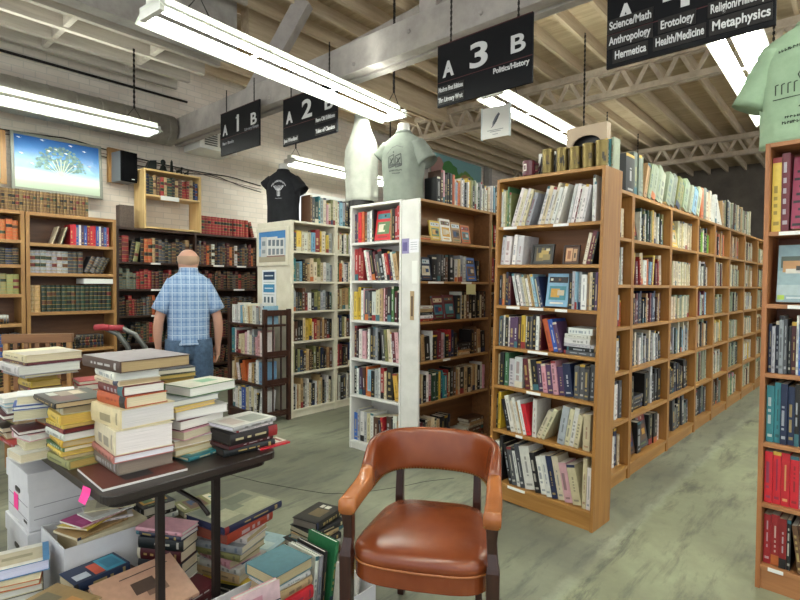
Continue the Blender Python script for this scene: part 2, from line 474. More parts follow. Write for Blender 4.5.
KINDWORD = {'hardback_book': 'hardback', 'paperback_book': 'paperback', 'leather_bound_volume': 'leather volume', 'art_book': 'book'}
CNT = {}
def fill(case, si, spec, name='paperback_book', kind='paper', individual=True, x0=.0, x1=None, depth=(.13, .19), yin=.02, hmul=1.0, seed=0, page=None, hvar=.08, zt=None, rep=True, cap=1.7, arts=()):
    arts = list(arts)
    """stand a row of books on shelf SI of CASE from a compact SPEC: colour letter + thickness digit; a leading / or \\ leans a run right or left,
    = lays a run flat in a pile, # turns one face-out, _n leaves a gap"""
    r = random.Random(1000 + seed * 31 + si)
    U = case['M']; z, clear = case['slots'][si]
    if zt: clear = zt
    W = case['W']; xa = case['x0'] + x0; xb = case['x0'] + (x1 if x1 is not None else W)
    where = f"{case['shelf'][si]} of {case['short']}" if case['shelf'][si] else case['short']
    segs = spec.split()
    items = []
    def size(tok):
        c = tok[0]; w = int(tok[1]) if len(tok) > 1 and tok[1].isdigit() else 3
        hh = int(tok[2]) if len(tok) > 2 else None
        t = (.006 + .0075 * w) * r.uniform(.92, 1.08)
        h = clear * (.52 + .048 * hh if hh is not None else r.uniform(.93 - hvar * 2.2, .93)) * hmul
        return c, t, min(h, clear * .97), r.uniform(*depth)
    for sg in segs:
        m = sg[0] if sg[0] in '/\\=#_' else ''
        body = sg[1:] if m else sg
        ang = 13
        if ':' in body: body, a_ = body.split(':'); ang = float(a_)
        if m == '_': items.append(('_', float(body) * .01)); continue
        toks = re.findall(r'[a-z]\d{0,2}', body)
        items.append((m or 'u', [size(q) for q in toks], ang))
    def width(sc):
        w = 0
        for it in items:
            if it[0] == '_': w += it[1] * sc
            elif it[0] == 'u': w += sum(q[1] for q in it[1]) * sc + .0012 * len(it[1])
            elif it[0] in '/\\':
                a = R(it[2]); w += sum(q[1] for q in it[1]) * sc / math.cos(a) + .001 * len(it[1]) + max(it[1][-1][2], it[1][0][2]) * math.sin(a)
            elif it[0] == '=': w += max(q[2] for q in it[1]) * .85 + .004
            elif it[0] == '#': w += max(.13, it[1][0][2] * .68) + .01
        return w
    base_items = [it for it in items if it[0] in 'u/\\']
    while rep and base_items and width(1.42) < .93 * (xb - xa) and len(items) < 40: items.append(base_items[len(items) % len(base_items)])
    sc = 1.0
    for _ in range(24):
        sc *= max(.3, (xb - xa - .008) / max(width(sc), .01))
        sc = min(sc, cap)
    while len(items) > 1 and width(sc) > xb - xa - .003: items.pop()
    x = xa; key = (si, case['short']); cnt = CNT.get(key, 0)
    nm = KINDWORD.get(name, 'book')
    grp = f"books on the {where}"
    placed = []
    def lab(c, extra):
        nonlocal cnt
        cnt += 1
        cn = PAL[c][0]
        return f"{cn} {nm} {extra}{ORD[cnt]} from left on {where}"
    def put(L, t, h, d, c, extra='', art=None, kd=kind):
        add_book(U @ L, t, h, d, c, kd, name, lab(c, extra) if individual else None, grp, individual, art, r, page)
    for it in items:
        if it[0] == '_': x += it[1] * sc
        elif it[0] == 'u':
            for c, t, h, d in it[1]:
                t *= sc
                put(T(x, yin + r.uniform(0, .02), z + .001) , t, h, d, c); x += t + .0012
        elif it[0] in '/\\':
            a = R(it[2]); q = it[1]
            if it[0] == '/':
                xp = x + q[0][1] * sc * math.cos(a)
                for i, (c, t, h, d) in enumerate(q):
                    t *= sc
                    if i: xp += t / math.cos(a) + .001
                    put(T(xp - t * math.cos(a), yin + r.uniform(0, .015), z + t * math.sin(a) + .001) @ Ry(it[2]), t, h * .935, d, c)
                x = xp + q[-1][2] * .97 * math.sin(a) + .001
            else:
                xp = x + q[0][2] * .97 * math.sin(a) + .001
                for i, (c, t, h, d) in enumerate(q):
                    t *= sc
                    put(T(xp, yin + r.uniform(0, .015), z + .001) @ Ry(-it[2]), t, h * .935, d, c)
                    xp += t / math.cos(a) + .001
                x = xp
        elif it[0] == '=':
            w = max(q[2] for q in it[1]) * .85; zz = z + .001
            for c, t, h, d in it[1]:
                hh = min(h * .85, w) * r.uniform(.92, 1)
                put(T(x + w - r.uniform(0, w - hh), yin + r.uniform(0, .02), zz) @ Ry(-90), t * .8, hh, d, c, 'lying flat '); zz += t * .8 + .001
            x += w + .004
        elif it[0] == '#':
            c, t, h, d = it[1][0]; w = max(.13, h * .68)
            put(T(x + .006, yin + .02 + .012, z + .008) @ Rx(-9) @ Rz(-90), .018, h * .95, w, c, 'facing out ', arts.pop(0) if arts else rand_art(r))
            x += w + .01
    CNT[key] = cnt

# ------------------------------------------------------------------ shelving
def bookcase(name, label, M, W, H, D, zs, mats, short, cat='bookcase', group=None, t=.02, plinth=True, back=True, sides=(1, 1), top=True, labels=(), lowtop=None, shelfnames=None, uprights=()):
    """zs: heights of the shelf tops from the top one down; front left foot at the origin, x along the front, y into the depth"""
    v, hz, bk = mats
    u = thing(name, label, cat, M, group)
    if sides[0]: MB().box((0, 0, 0), (t, D, H)).build('side_panel', v, u, bevel=.0015)
    if sides[1]: MB().box((W - t, 0, 0), (W, D, H)).build('side_panel', v, u, bevel=.0015)
    for x in uprights: MB().box((x - t / 2, .001, 0), (x + t / 2, D - .008, H - t)).build('upright_divider', v, u)
    xa, xb = (t if sides[0] else 0), (W - t if sides[1] else W)
    if top: MB().box((xa, .0, H - t), (xb, D, H)).build('top_panel', hz, u, bevel=.0015)
    if back: MB().box((xa, D - .006, .05), (xb, D, H - t)).build('back_panel', bk, u)
    cuts = [xa] + sum([[x - t / 2, x + t / 2] for x in uprights], []) + [xb]
    spans = [(cuts[i], cuts[i + 1]) for i in range(0, len(cuts), 2)]
    for z in zs:
        for a, b in spans: MB().box((a, .002, z - t), (b, D - .006, z)).build('shelf', hz, u, bevel=.0015)
    if plinth: MB().box((xa, .012, 0), (xb, .03, zs[-1] - t)).build('plinth', hz, u)
    for (i, a, b) in labels:
        z = zs[i]
        MB().box((a, -.0012, z - t + .001), (b, .002, z - .002)).build('label_strip', 'paper', u)
    slots = []
    tops = [H - t] + [z - t for z in zs]
    for i, z in enumerate(zs): slots.append((z, tops[i] - z))
    names = ['top shelf'] + [f'{ORD[i]} shelf' for i in range(2, len(zs))] + ['bottom shelf']
    cases = []
    for k, (a, b) in enumerate(spans):
        s = short if len(spans) == 1 else f"{['left', 'right'][k]} {short} bay"
        cases.append(dict(M=M, slots=slots, x0=a + .004, W=b - a - .008, shelf=shelfnames or names, short=s, obj=u, H=H, D=D))
    return cases if len(spans) > 1 else cases[0]

def toprow(case, where): 
    """the flat top of a case as a shelf"""
    return dict(M=case['M'], slots=[(case['H'], .3)], x0=0, W=case['W'] + .04, shelf=[''], short=where, obj=case['obj'])

# ================================================================== setting
floor = MB().box((-3.0, -4.0, -.1), (16.0, 7.2, 0.0)).build('floor', 'floor'); tag(floor, kind='structure')
# left brick wall with two high window openings
WY = 6.98
wl = MB()
WX0, WX1, WZ0, WZ1 = 5.15, 9.3, 2.25, 3.0
wl.box((-3, WY, 0), (WX0, WY + .22, 6)); wl.box((WX1, WY, 0), (16, WY + .22, 6))
wl.box((WX0, WY, 0), (WX1, WY + .22, WZ0)); wl.box((WX0, WY, WZ1), (WX1, WY + .22, 6))
tag(wl.build('wall_left', 'brick'), kind='structure')
for i in range(3):
    a = WX0 + i * (WX1 - WX0) / 3; b = a + (WX1 - WX0) / 3
    w = thing(f'window_{i + 1}', None, None, kind='structure')
    m = MB(); e = .05
    m.box((a, WY - .03, WZ0), (a + e, WY + .1, WZ1)).box((b - e, WY - .03, WZ0), (b, WY + .1, WZ1)).box((a + e, WY - .03, WZ0), (b - e, WY + .1, WZ0 + e)).box((a + e, WY - .03, WZ1 - e), (b - e, WY + .1, WZ1))
    m.build('window_frame', 'white', w)
    g, nt, bs = newmat('window_glass'); bs.inputs['Base Color'].default_value = (1, 1, 1, 1); bs.inputs['Roughness'].default_value = .02
    bs.inputs['Transmission Weight'].default_value = 1.; bs.inputs['IOR'].default_value = 1.02
    MAT['glass'] = g
    MB().box((a + e, WY + .04, WZ0 + e), (b - e, WY + .045, WZ1 - e)).build('window_pane', 'glass', w)
tag(MB().box((16, -4, 0), (16.2, 7.2, 6)).build('wall_back', dirty('dark_far_wall', '#5f5850', '#766d62', 2.)), kind='structure')

# roof of the main hall: boards on joists along X
ce = thing('ceiling', None, None, kind='structure')
ZJ = 4.45
MB().box((3.2, -4, ZJ + .16), (16, 5.5, ZJ + .22)).build('roof_deck', 'deck', ce)
MB().box((-3, -4, ZJ + .16), (3.2, 5.5, ZJ + .22)).build('painted_roof_deck', 'deckw', ce)
y = -3.9
while y < 5.3:
    MB().box((3.2, y - .022, ZJ), (15.9, y + .022, ZJ + .16)).build('roof_joist', 'joist', ce)
    MB().box((-3, y - .022, ZJ), (3.2, y + .022, ZJ + .16)).build('painted_joist', 'joistw', ce)
    y += .405
# lower lean-to strip beside the left wall
lc = thing('ceiling_side', None, None, kind='structure')
MB().box((-3, 5.42, 4.16), (3.3, WY, 4.2)).build('painted_roof_deck', 'deckw', lc)
MB().box((3.3, 5.42, 4.50), (16, WY, 4.56)).build('roof_deck', 'deck', lc)
for y in (5.66, 6.02, 6.38, 6.72):
    MB().box((-3, y - .03, 3.98), (3.25, y + .03, 4.16)).build('painted_joist', 'joistw', lc)
    MB().box((3.4, y - .03, 4.32), (15.9, y + .03, 4.50)).build('roof_joist', 'joist', lc)
for x in (-.3, 1.15, 1.75, 2.6):
    for y0 in (5.69, 6.05, 6.41): MB().box((x, y0, 4.0), (x + .05, y0 + .3, 4.14)).build('joist_block', 'joistw', lc)
MB().box((-3, 5.28, 3.96), (3.25, 5.44, 4.62)).build('peeling_purlin', dirty('peeling_white_paint', '#b3aea8', '#8f8983', 3., .7, .15), lc)
MB().box((3.4, 5.28, 4.25), (15.9, 5.44, 4.62)).build('purlin', 'joist', lc)

# main painted truss over the ends of the rows
tr = thing('ceiling_truss', None, None, kind='structure')
TX = 3.3
MB().box((TX - .09, -4, 3.31), (TX - .01, WY, 3.58)).build('bottom_chord', 'truss', tr, bevel=.006)
MB().box((TX + .05, -4, 3.31), (TX + .13, WY, 3.58)).build('bottom_chord', 'truss', tr, bevel=.006)
MB().box((TX - .01, -4, 3.33), (TX + .05, WY, 3.38)).build('chord_filler', 'truss', tr)
for a, b in (((TX, 4.02, 3.5), (4.62, 3.72, 4.5)), ((TX, 5.05, 3.5), (3.62, 4.55, 4.5)), ((TX, 2.55, 3.5), (TX, 2.55, 4.5)), ((TX, 2.5, 3.5), (4.1, 1.9, 4.5)), ((TX, .6, 3.5), (TX, -.6, 4.5)), ((TX, -1.8, 3.5), (TX, -1.8, 4.5))):
    MB().bar(a, b, .15, .17).build('truss_brace', 'truss', tr, bevel=.006)
bo = MB()
for yy in (4.6, 3.35, 2.72, 2.05, 1.3, .5): bo.sphere((TX - .1, yy, 3.42 + .05 * math.sin(yy * 5)), .018, 6)
bo.build('bolt_head', 'truss', tr)
# open-web girders further on
def girder(x, zt, zb, y0, y1):
    g = thing('ceiling_girder', None, None, kind='structure')
    for s in (-1, 1):
        MB().box((x + s * .045 - .025, y0, zt - .09), (x + s * .045 + .025, y1, zt)).build('top_chord', 'girder', g)
        MB().box((x + s * .045 - .025, y0, zb), (x + s * .045 + .025, y1, zb + .075)).build('bottom_chord', 'girder', g)
    st = (zt - zb) * .85; y = y0 + .1; k = 0
    web = MB()
    while y < y1 - st:
        a, b = ((x, y, zb + .04), (x, y + st / 2, zt - .04)); c = (x, y + st, zb + .04)
        web.bar(a, b, .03, .05); web.bar(b, c, .03, .05); y += st; k += 1
    tag(web.build('web_lattice', 'girder', g), kind='stuff')
girder(7.3, 4.44, 4.02, -3.9, 6.9)
girder(12.1, 4.44, 4.04, -3.9, 6.9)
girder(9.8, 4.44, 4.10, -3.9, 1.2)
# studs and rails of the far left corner
st = thing('trim_1', None, None, kind='structure')
for x in (8.55, 11.1): MB().box((x, WY - .16, 0), (x + .14, WY - .02, 4.4)).build('wall_stud', 'truss', st)

# ================================================================== fluorescent fixtures
def fixture(x0, x1, y, z, label, chains, tubes=(-.075, .075), yaw=0):
    L = x1 - x0
    f = thing('fluorescent_lamp', label, 'lamp', frame(x0, y, z, yaw), 'fluorescent strip lights')
    m = MB(); 
    for s in (-1, 1):
        pr = [(s * .088, .026), (s * .165, -.03), (s * .161, -.034), (s * .086, .021)]
        m.loft([[(0, a, b) for a, b in pr], [(L, a, b) for a, b in pr]])
    for xx in (.0, L * .33, L * .66, L - .02): m.box((xx, -.10, .018), (xx + .02, .10, .03))
    m.build('reflector', 'refl', f)
    MB().box((.0, -.042, .03), (L, .042, .09)).build('ballast_housing', 'refl', f, bevel=.004)
    for t in tubes:
        MB().tube([(.03, t, -.012), (L - .03, t, -.012)], .019, 10).build('fluorescent_tube', 'tube', f, smooth=True)
    for xx in (.0, L - .03):
        MB().box((xx, -.11, -.03), (xx + .03, .11, .04)).build('tube_holder', 'white', f)
    for c, top in chains:
        m = MB(); zz = .095; k = 0
        m.tube([(c - .08, 0, .095), (c, 0, .21), (c + .08, 0, .095)], .004, 5)
        zz = .2
        while z + zz < top:
            m.box((c - .004, -.011, zz), (c + .004, .011, zz + .03)) if k % 2 else m.box((c - .011, -.004, zz), (c + .011, .004, zz + .03))
            zz += .028; k += 1
        m.build('hanging_chain', 'chain', f)
    return f
fixture(1.285, 3.54, 2.965, 2.955, 'long lit strip light nearest the camera, crossing in front of the aisle 2 sign', [(.3, 4.45), (2.21, 4.45)], yaw=4.3)
fixture(.22, 2.66, 5.98, 3.16, 'lit strip light along the left wall above the blue tree painting', [(.5, 4.0), (2.2, 4.0)])
fixture(4.10, 6.52, 2.50, 3.18, 'lit strip light behind the aisle 3 sign', [(.4, 4.45), (2.1, 4.45)])
fixture(4.5, 6.94, 6.0, 3.17, 'lit strip light hanging under the aisle 2 sign by the far windows', [(.12, 4.45), (2.1, 4.45)])
fixture(4.02, 6.46, .64, 3.12, 'lit strip light behind the green shirt, below the Metaphysics sign', [(.4, 4.45), (2.1, 4.45)])
# unseen strip lights added over the rest of the shop for more light
for i, (xa, yy) in enumerate([(-1.6, 3.44), (-1.6, .64), (-1.9, -1.9), (4.1, -1.6), (8.6, .5), (1.2, -.6), (8.8, 3.3)]):
    f = fixture(xa, xa + 2.44, yy, 3.15, None, [(.4, 4.45), (2.1, 4.45)])
    f['category'] = 'lamp'
    f['label'] = ['strip light overhead, out of the frame behind the nearest lamp', 'strip light over the front of the right aisle', 'strip light behind the camera on the right', 'strip light beyond the right edge of the frame',
                  'distant strip light over the far end of the right aisle', 'strip light above and right of the camera', 'distant strip light far along the middle aisle'][i]

# ================================================================== hanging signs
def text(s, size, M, parent, mat, name='lettering', ext=.0015, off=.0, al='LEFT', fit=None):
    cu = bpy.data.curves.new(name, 'FONT'); cu.body = s; cu.size = size; cu.extrude = ext; cu.offset = off; cu.align_x = al
    cu.materials.append(MAT[mat])
    o = bpy.data.objects.new(name, cu); COL.objects.link(o)
    me = bpy.data.meshes.new_from_object(o.evaluated_get(bpy.context.evaluated_depsgraph_get())); me.name = name
    if not me.materials: me.materials.append(MAT[mat])
    bpy.data.objects.remove(o)
    xs = [v.co.x for v in me.vertices]; sx = 1.
    if fit: sx = fit / (max(xs) - min(xs))
    return link(name, me, parent, M @ Matrix.Diagonal((sx, 1, 1, 1)))
SF = Rx(90)          # lettering standing up, read from the front of the sign frame
def sign(ya, yb, zt, zb, x, label, digit, strips, ztop=3.58, mid=.52, ls=.155, ds=.25):
    W = ya - yb; H = zt - zb
    M = frame(x, ya, zb, -90)           # local x runs to the viewer's right
    s = thing('aisle_sign', label, 'sign', M, 'aisle number signs')
    MB().box((0, 0, 0), (W, .018, H)).build('sign_board', 'sign', s, bevel=.002)
    m = MB()
    for a, b in (((0, -.001, H - .006), (W, .0, H)), ((0, -.001, H * .385), (W, .0, H * .385 + .005))): m.box(a, b)
    m.build('edge_line', 'redline', s)
    ls_ = H * .43
    bd = s.children[0]
    text('A', H * .33, T(W * .075, -.001, H * .47) @ SF, bd, 'letter', off=.006, fit=W * .13)
    text(digit, H * .52, T(W * .47, -.001, H * .47) @ SF, bd, 'letter', off=.005, al='CENTER', fit=W * (.19 if digit != '1' else .05))
    if digit == '1': MB().add([(W * .42, -.0025, H * .76), (W * .47, -.0025, H * .76), (W * .47, -.0025, H * .845), (W * .455, -.0025, H * .845), (W * .44, -.0025, H * .80), (W * .42, -.0025, H * .79)], [(0, 1, 2, 3, 4, 5)]).build('lettering', 'letter', bd)
    text('B', H * .36, T(W * .78, -.001, H * .50) @ SF, bd, 'letter', off=.003, fit=W * .14)
    for (tx, x0, x1, z0, sz, mt, bold) in strips:
        st_ = None
        if bold: st_ = MB().box((W * x0 - .012, -.004, z0 - sz * .34), (W * x1 + .01, -.0005, z0 + sz * .92)).build('title_strip', 'black', s)
        text(tx, sz, T(W * x0, -.0055 if bold else -.001, z0) @ SF, st_ or bd, mt, off=.0012, fit=W * (x1 - x0))
    for xx in (.15, .86):
        m = MB(); z = H; k = 0
        while zb + z < ztop:
            m.box((W * xx - .0035, .004, z), (W * xx + .0035, .012, z + .022)) if k % 2 else m.box((W * xx - .008, .006, z), (W * xx + .008, .01, z + .022))
            z += .02; k += 1
        m.build('hanging_chain', 'chain', s)
    return s
sign(5.41, 4.655, 3.352, 2.88, 3.12, 'black aisle sign reading A 1 B, farthest left of the hanging signs', '1', [('Rare Books', .06, .36, .115, .045, 'letterdim', 0), ('Literary Essays', .64, .98, .195, .04, 'letterdim', 0)])
sign(4.226, 3.45, 3.235, 2.785, 3.1, 'black aisle sign reading A 2 B partly hidden behind the long strip light', '2', [('Jane Woodland', .03, .30, .03, .05, 'letter', 1), ('Rare Old Editions', .64, .97, .135, .05, 'letter', 1), ('Tales of Classics', .64, .97, .035, .05, 'letter', 1)])
sign(2.352, 1.592, 3.20, 2.752, 3.1, 'black aisle sign reading A 3 B hung from the grey truss', '3', [('Modern First Editions', .02, .30, .105, .046, 'letter', 1), ('The Literary West', .02, .30, .03, .046, 'letter', 1), ('Politics/History', .62, .97, .125, .05, 'letter', 0)])
sign(1.115, .315, 3.18, 2.70, 3.08, 'black aisle sign listing Science/Math to Metaphysics, nearest the green shirt', '4',
     [('Science/Math', .02, .30, .215, .062, 'letter', 1), ('Anthropology', .02, .30, .128, .062, 'letter', 1), ('Hermetica', .06, .27, .042, .062, 'letter', 1), ('Erotology', .36, .56, .135, .062, 'letter', 1), ('Health/Medicine', .33, .62, .048, .062, 'letter', 1),
      ('Religion/Philosophy', .655, .99, .14, .062, 'letter', 1), ('Metaphysics', .665, .97, .05, .066, 'letter', 1)])
# hairline crack across the middle of the floor
pts = [(2.10, 3.62), (2.18, 3.25), (2.29, 2.92), (2.36, 2.74), (2.46, 2.62), (2.62, 2.52), (2.80, 2.43), (3.0, 2.36), (3.2, 2.24)]
m = MB(); m.loft([[(x + .004, y + .003, .0004), (x, y, .0016), (x - .004, y - .003, .0004)] for x, y in pts], False, False)
tag(m.build('floor_crack', plain('dark_crack', '#2b2b28', .9)), kind='structure')

# ================================================================== bookcases
OAK = ('oak', 'oak_h', 'oak_back'); TAN = ('tan', 'tan_h', 'tan_back'); DRK = ('dark', 'dark_h', 'dark'); RED = ('redwood', 'redwood_h', 'redwood_back')
WHT = ('whitepaint', 'whitepaint', 'whitepaint'); CRM = ('creampaint', 'creampaint', 'creampaint')
# ---- oak case at the end of the right hand row
ca = math.radians(86.2)
MO = frame(3.02 + .735 * math.cos(ca), 1.13 + .735 * math.sin(ca), 0, -93.8) @ T(.367, 0, .0045) @ Ry(1.2) @ T(-.367, 0, 0)   # an old case, leaning a little
oak = bookcase('bookcase', 'tall oak bookcase of white paperbacks at the row end, gold tins along its top', MO, .735, 2.14, .24, [1.825, 1.575, 1.305, 1.03, .768, .467, .115], OAK, 'oak bookcase',
               labels=[(0, .06, .16), (0, .42, .52), (2, .1, .2), (2, .27, .37), (2, .45, .53), (3, .27, .41), (4, .27, .37), (5, .20, .25), (6, .15, .28)])
K = dict(name='paperback_book', kind='paper')
fill(oak, 0, 'w2c2f2g2f2 /w5c5w4c4s6:17 /w4c5w4c3w4w4:15 /w3w4m1w3w3w3:11 w2w2', seed=1, **K)
fill(oak, 1, '/w4w7:5', x1=.19, seed=2, hmul=.98, **K)
fill(oak, 1, '/c2m3k1:11', x0=.58, seed=3, **K)
fill(oak, 2, 'k4t3n2k1m4 \\w3a1w3s3c3w3t2c2l3c2n3:13 #l8 k5 s3l2s3 w6 t2c3k3p2', seed=4, **K)
fill(oak, 3, 'l1a2w1k3w1p5p3b2y4w1k3a1k3w2m1 \\o4u4p3:15 =a3k3s2w4w3w5', seed=5, **K)
fill(oak, 4, 'c2k3g3 w5w6 \\m4c1k4p4i3p4i3p4n6:8 a3a3a3a3', seed=6, **K)
fill(oak, 5, 'k1y3 \\k5w4c2w3t2w3x5:15 w4 /c4c4:24 /s6c4w4c4:8 c6', seed=7, **K)
fill(oak, 6, 'w3k2 \\k2a3w2a3w8k3w4w3n3c4i5c5:13 c2w2', seed=8, **K)

# ---- right hand row behind it
MR = frame(3.30, 1.297, 0, -2.6)
bays = [(0, .795), (.795, 1.70), (1.70, 2.54), (2.54, 3.20), (3.20, 3.89), (3.89, 4.71), (4.71, 5.56), (5.56, 6.4)]
BW = ['nearest', 'second', 'third', 'fourth', 'fifth', 'sixth', 'seventh', 'farthest']
CH = 'hhcchstskfgwdbtcylemaqhhc'
def randrow(n, pal, r, w=(1, 5)): return ''.join(r.choice(pal) + str(r.randint(*w)) for _ in range(n))
rr = random.Random(5)
rowspec = {0: ['w3w3w4c3', 's4w2w4k2w3', 'g2w4d2s2o4', 'y2c3w2c2w3k3m2', 'w3w3w3a4', 'c3w3n4c3'],
           1: ['y5c4 #k9 w2d2k2k2d2f3', 'o3 /l4b2y3:8 \\m4r2c5:5 w6', 'n5n3k3b2k2t3m4m3', '\\w3s3k2s3k3a3:4 c3k3w3', 'w3k6k4 =k5k5a5 k6', 'w5 #b9 k6 #a8 k7'],
           2: ['c3 #d8 #y6', 'c2 #n9', 'h5 #t8 c4', 's3d3l3c2 #b5', 'b3 \\k6n5k4:5 k3', 'k7 #b9 \\a6q5a4:5 k7'],
           3: ['k4k3 z4 c3h3', 'k2w3 \\k3w3:4 h3', 'm1w3m2l3c3h5', 'o2t3h3c4k3', '#b7 m3h4', 'k7k7q6a5'],
           4: ['k3 \\o5:4 t3', 'h3 \\m3c5:6 k3', 'h4 \\q6f5:5', 'y6h4c3', 'k3w3c4h3', 'b6b5q5k5'],
           5: ['c4o3b3t4', 'h5k3c4h4', 'h4b3k2h5', 'h5c3q4f4', 'h5h4k3d4', 'i3g4g4c3'],
           6: ['c4h4b5', 'h3c5t4', 'c4h4s5', 'b3c4h4', 'y4w5c3', 'c3h4b4'],
           7: ['c4t4h5', 'w4h4b4', 'b4h3c4', 'c4b5t3', 'h5c4b3', 'b3h4c4']}
for i, (a, b) in enumerate(bays):
    cs = bookcase('bookcase', f'{BW[i]} bay of the long oak bookcase row receding down the right aisle', MR @ T(a + .002, 0, 0), b - a - .004, 2.14, .3, [1.80, 1.46, 1.15, .82, .46, .10], ('oak', 'oak_h', 'brownback'), f'{BW[i]} row bay',
                  group='bays of the right aisle row', t=.024)
    for si, sp in enumerate(rowspec[i]):
        fill(cs, si, sp, 'hardback_book', 'hard', individual=False, seed=40 + i, depth=(.14, .19), hvar=.14, yin=.05)
MT = dict(M=MR, slots=[(2.14, .36)], x0=0.02, W=6.3, shelf=[''], short='top of right row')
fill(MT, 0, 'k9 q4q3h2 /t3h3h5h5h5:19 /h6q5f6f5h7:22 /h4l6h6:22 o5q5 c5c4 #w9 w4 #w8 t5f4k3s5 c5h3 c4b3h4c4 k3h4t4 c4h3 b4k3 h3c3c4', 'hardback_book', 'hard', seed=60, depth=(.17, .21), hvar=.05, x0=.70, x1=5.2, rep=False, cap=3., arts=[[(.1, .06, .5, .09, '#8a8a80')], [(.1, .06, .5, .09, '#8a8a80')]])
# a far case across the end of the aisle
fc = bookcase('bookcase', 'oak bookcase across the far end of the right aisle', frame(10.2, 2.2, 0, -90), 2.3, 2.14, .3, [1.80, 1.46, 1.15, .82, .46, .10], ('oak', 'oak_h', 'brownback'), 'far bookcase')
for si in range(6): fill(fc, si, randrow(44, 'hcctbkwgaqf', rr), 'hardback_book', 'hard', False, seed=66)

# ---- case at the right edge of the picture
MB_R = frame(3.0, .335, 0, -94)
rbc = bookcase('bookcase', 'reddish oak bookcase cut off by the right edge, under the green shirt', MB_R, .80, 2.12, .25, [1.705, 1.365, 1.038, .706, .416, .117], RED, 'reddish bookcase', labels=[(0, .06, .16), (1, .10, .3), (5, .05, .11)])
zebra = [(0, 0, 1, 1, '#8e2348')] + [(.02 + .04 * (k % 3), .04 + .105 * k, .62 - .06 * (k % 2), .075 + .105 * k, '#17141a') for k in range(9)] + [(.5 + .05 * (k % 3), .08 + .105 * k, .98, .115 + .105 * k, '#17141a') for k in range(8)] + [(.2, .30, .8, .48, '#8e2348'), (.12, .50, .88, .62, '#e9dde0'), (.3, .34, .7, .40, '#e9dde0')]
tiger = [(0, 0, 1, 1, '#8fa6ab'), (0, .55, 1, 1, '#7d979f'), (.0, .12, 1, .3, '#a9babb'), (.06, .60, .52, .80, '#4d5a50'), (.10, .52, .50, .72, '#b98a5a'), (.16, .50, .46, .58, '#d8d3c6'), (.36, .55, .52, .63, '#2a2723'), (.02, .04, .16, .12, '#a8c24a'), (.2, .06, .8, .09, '#c9d3d3')]
fill(rbc, 0, 'y4m3 #m9', seed=70, x1=.34, hvar=.03, arts=[zebra], rep=False, cap=1., **K)
fill(rbc, 1, '#s9 #w7', seed=71, x0=.02, x1=.38, hvar=.02, arts=[tiger, [(.1, .6, .9, .9, '#3a3f46'), (.15, .15, .85, .5, '#3a5fa8')]], rep=False, **K)
fill(rbc, 2, 'n2s2n2s3a2k2m3w1u4u4 #o7', seed=72, hvar=.1, x1=.34, **K)
fill(rbc, 3, 'e4e3n3n3k2n3 #w8', seed=73, hvar=.04, x1=.36, **K)
fill(rbc, 4, 'x3x3x3x3s3s3s3s3s3', seed=74, hvar=.02, x1=.30, **K)
fill(rbc, 5, 'r3r3r3k1 \\b2b2b2k4k4n4:7', seed=75, hvar=.04, x1=.34, **K)
for si in range(6): fill(rbc, si, 'w4n3s4k3l3t4c3', 'paperback_book', 'paper', False, seed=76, x0=.40, x1=.74)
# ---- white case at the end of the middle row
MW = frame(3.19, 3.372, 0, -90)
whc = bookcase('bookcase', 'white painted bookcase of paperbacks below the two shirts, at the row end', MW, .60, 2.14, .26, [1.815, 1.485, 1.14, .805, .482, .07], WHT, 'white bookcase', t=.022)
fill(whc, 0, 'p2a2x4o3b3s3w2k2 #x8 t1k3r3r3', seed=80, hvar=.05, **K)
fill(whc, 1, 'r4r3r3 \\w2i2k3m2a3k4w2r3p2w3t4:11', seed=81, **K)
fill(whc, 2, 'y4y3 w2i1a4a2k2 w4c4t3i2 m3k4g2m3k3', seed=82, **K)
fill(whc, 3, 'm3k2w3n1 i4b2w1k4a2s2k1 \\a4f2c3w1m3i3:5', seed=83, **K)
fill(whc, 4, 'k3w1p3 \\b2:3 o2l3k3s3w1r3c2k6 \\y4:8', seed=84, **K)
fill(whc, 5, 'u4s2w4s3c3w3 b5 \\n2r2:8 b4k2w3t2', hmul=.8, seed=85, **K)

# ---- the brown shelves behind it, faced with a white end panel
MH = frame(3.205, 2.585, 0, -1.5)
br = bookcase('bookcase', 'brown bookcase with white end panel between the white and oak bookcases', MH, 1.0, 2.13, .182, [1.81, 1.48, 1.155, .835, .495, .07], ('brownback', 'tan_h', 'brownback'), 'brown bookcase', sides=(0, 1), plinth=True,
              labels=[(1, .55, .70), (3, .30, .40), (1, .1, .3)])
ep = MB().box((-.02, -.002, 0), (0, .182, 2.13)).build('side_panel', 'whitepaint', br['obj'], bevel=.002)
mm = MB(); mm.box((-.0225, .10, 1.70), (-.0205, .178, 1.82), lin('#8d84ad')); mm.box((-.0228, .0, 1.705), (-.0205, .10, 1.81), lin('#e7e6ea'))
for k in range(4): mm.box((-.0232, .015, 1.73 + .018 * k), (-.0207, .085, 1.734 + .018 * k), lin('#9a98a4'))
mm.box((-.0232, .12, 1.72), (-.0207, .165, 1.79), lin('#5c5288'))
mm.build('pinned_notice', 'print', br['obj'], color=True)
MB().box((-.0225, .012, 1.46), (-.0205, .07, 1.64)).build('paper_slip', 'paper', br['obj'])
mm = MB(); mm.box((-.024, .045, 1.17), (-.0205, .085, 1.40), lin('#b59a73')); mm.box((-.0246, .055, 1.20), (-.021, .075, 1.36), lin('#5e4a38')); mm.build('bookmark_card', 'print', br['obj'], color=True)
MB().box((.62, -.004, 1.37), (.76, -.001, 1.46)).build('shelf_note', plain('pale_yellow_card', '#e4e0a8', .7), br['obj'])
H = dict(name='hardback_book', kind='hard', depth=(.105, .132))
fill(br, 0, '=o2t2 #y7 #w8 #t9 #o6', seed=90, x1=.78, hmul=.75, **H)
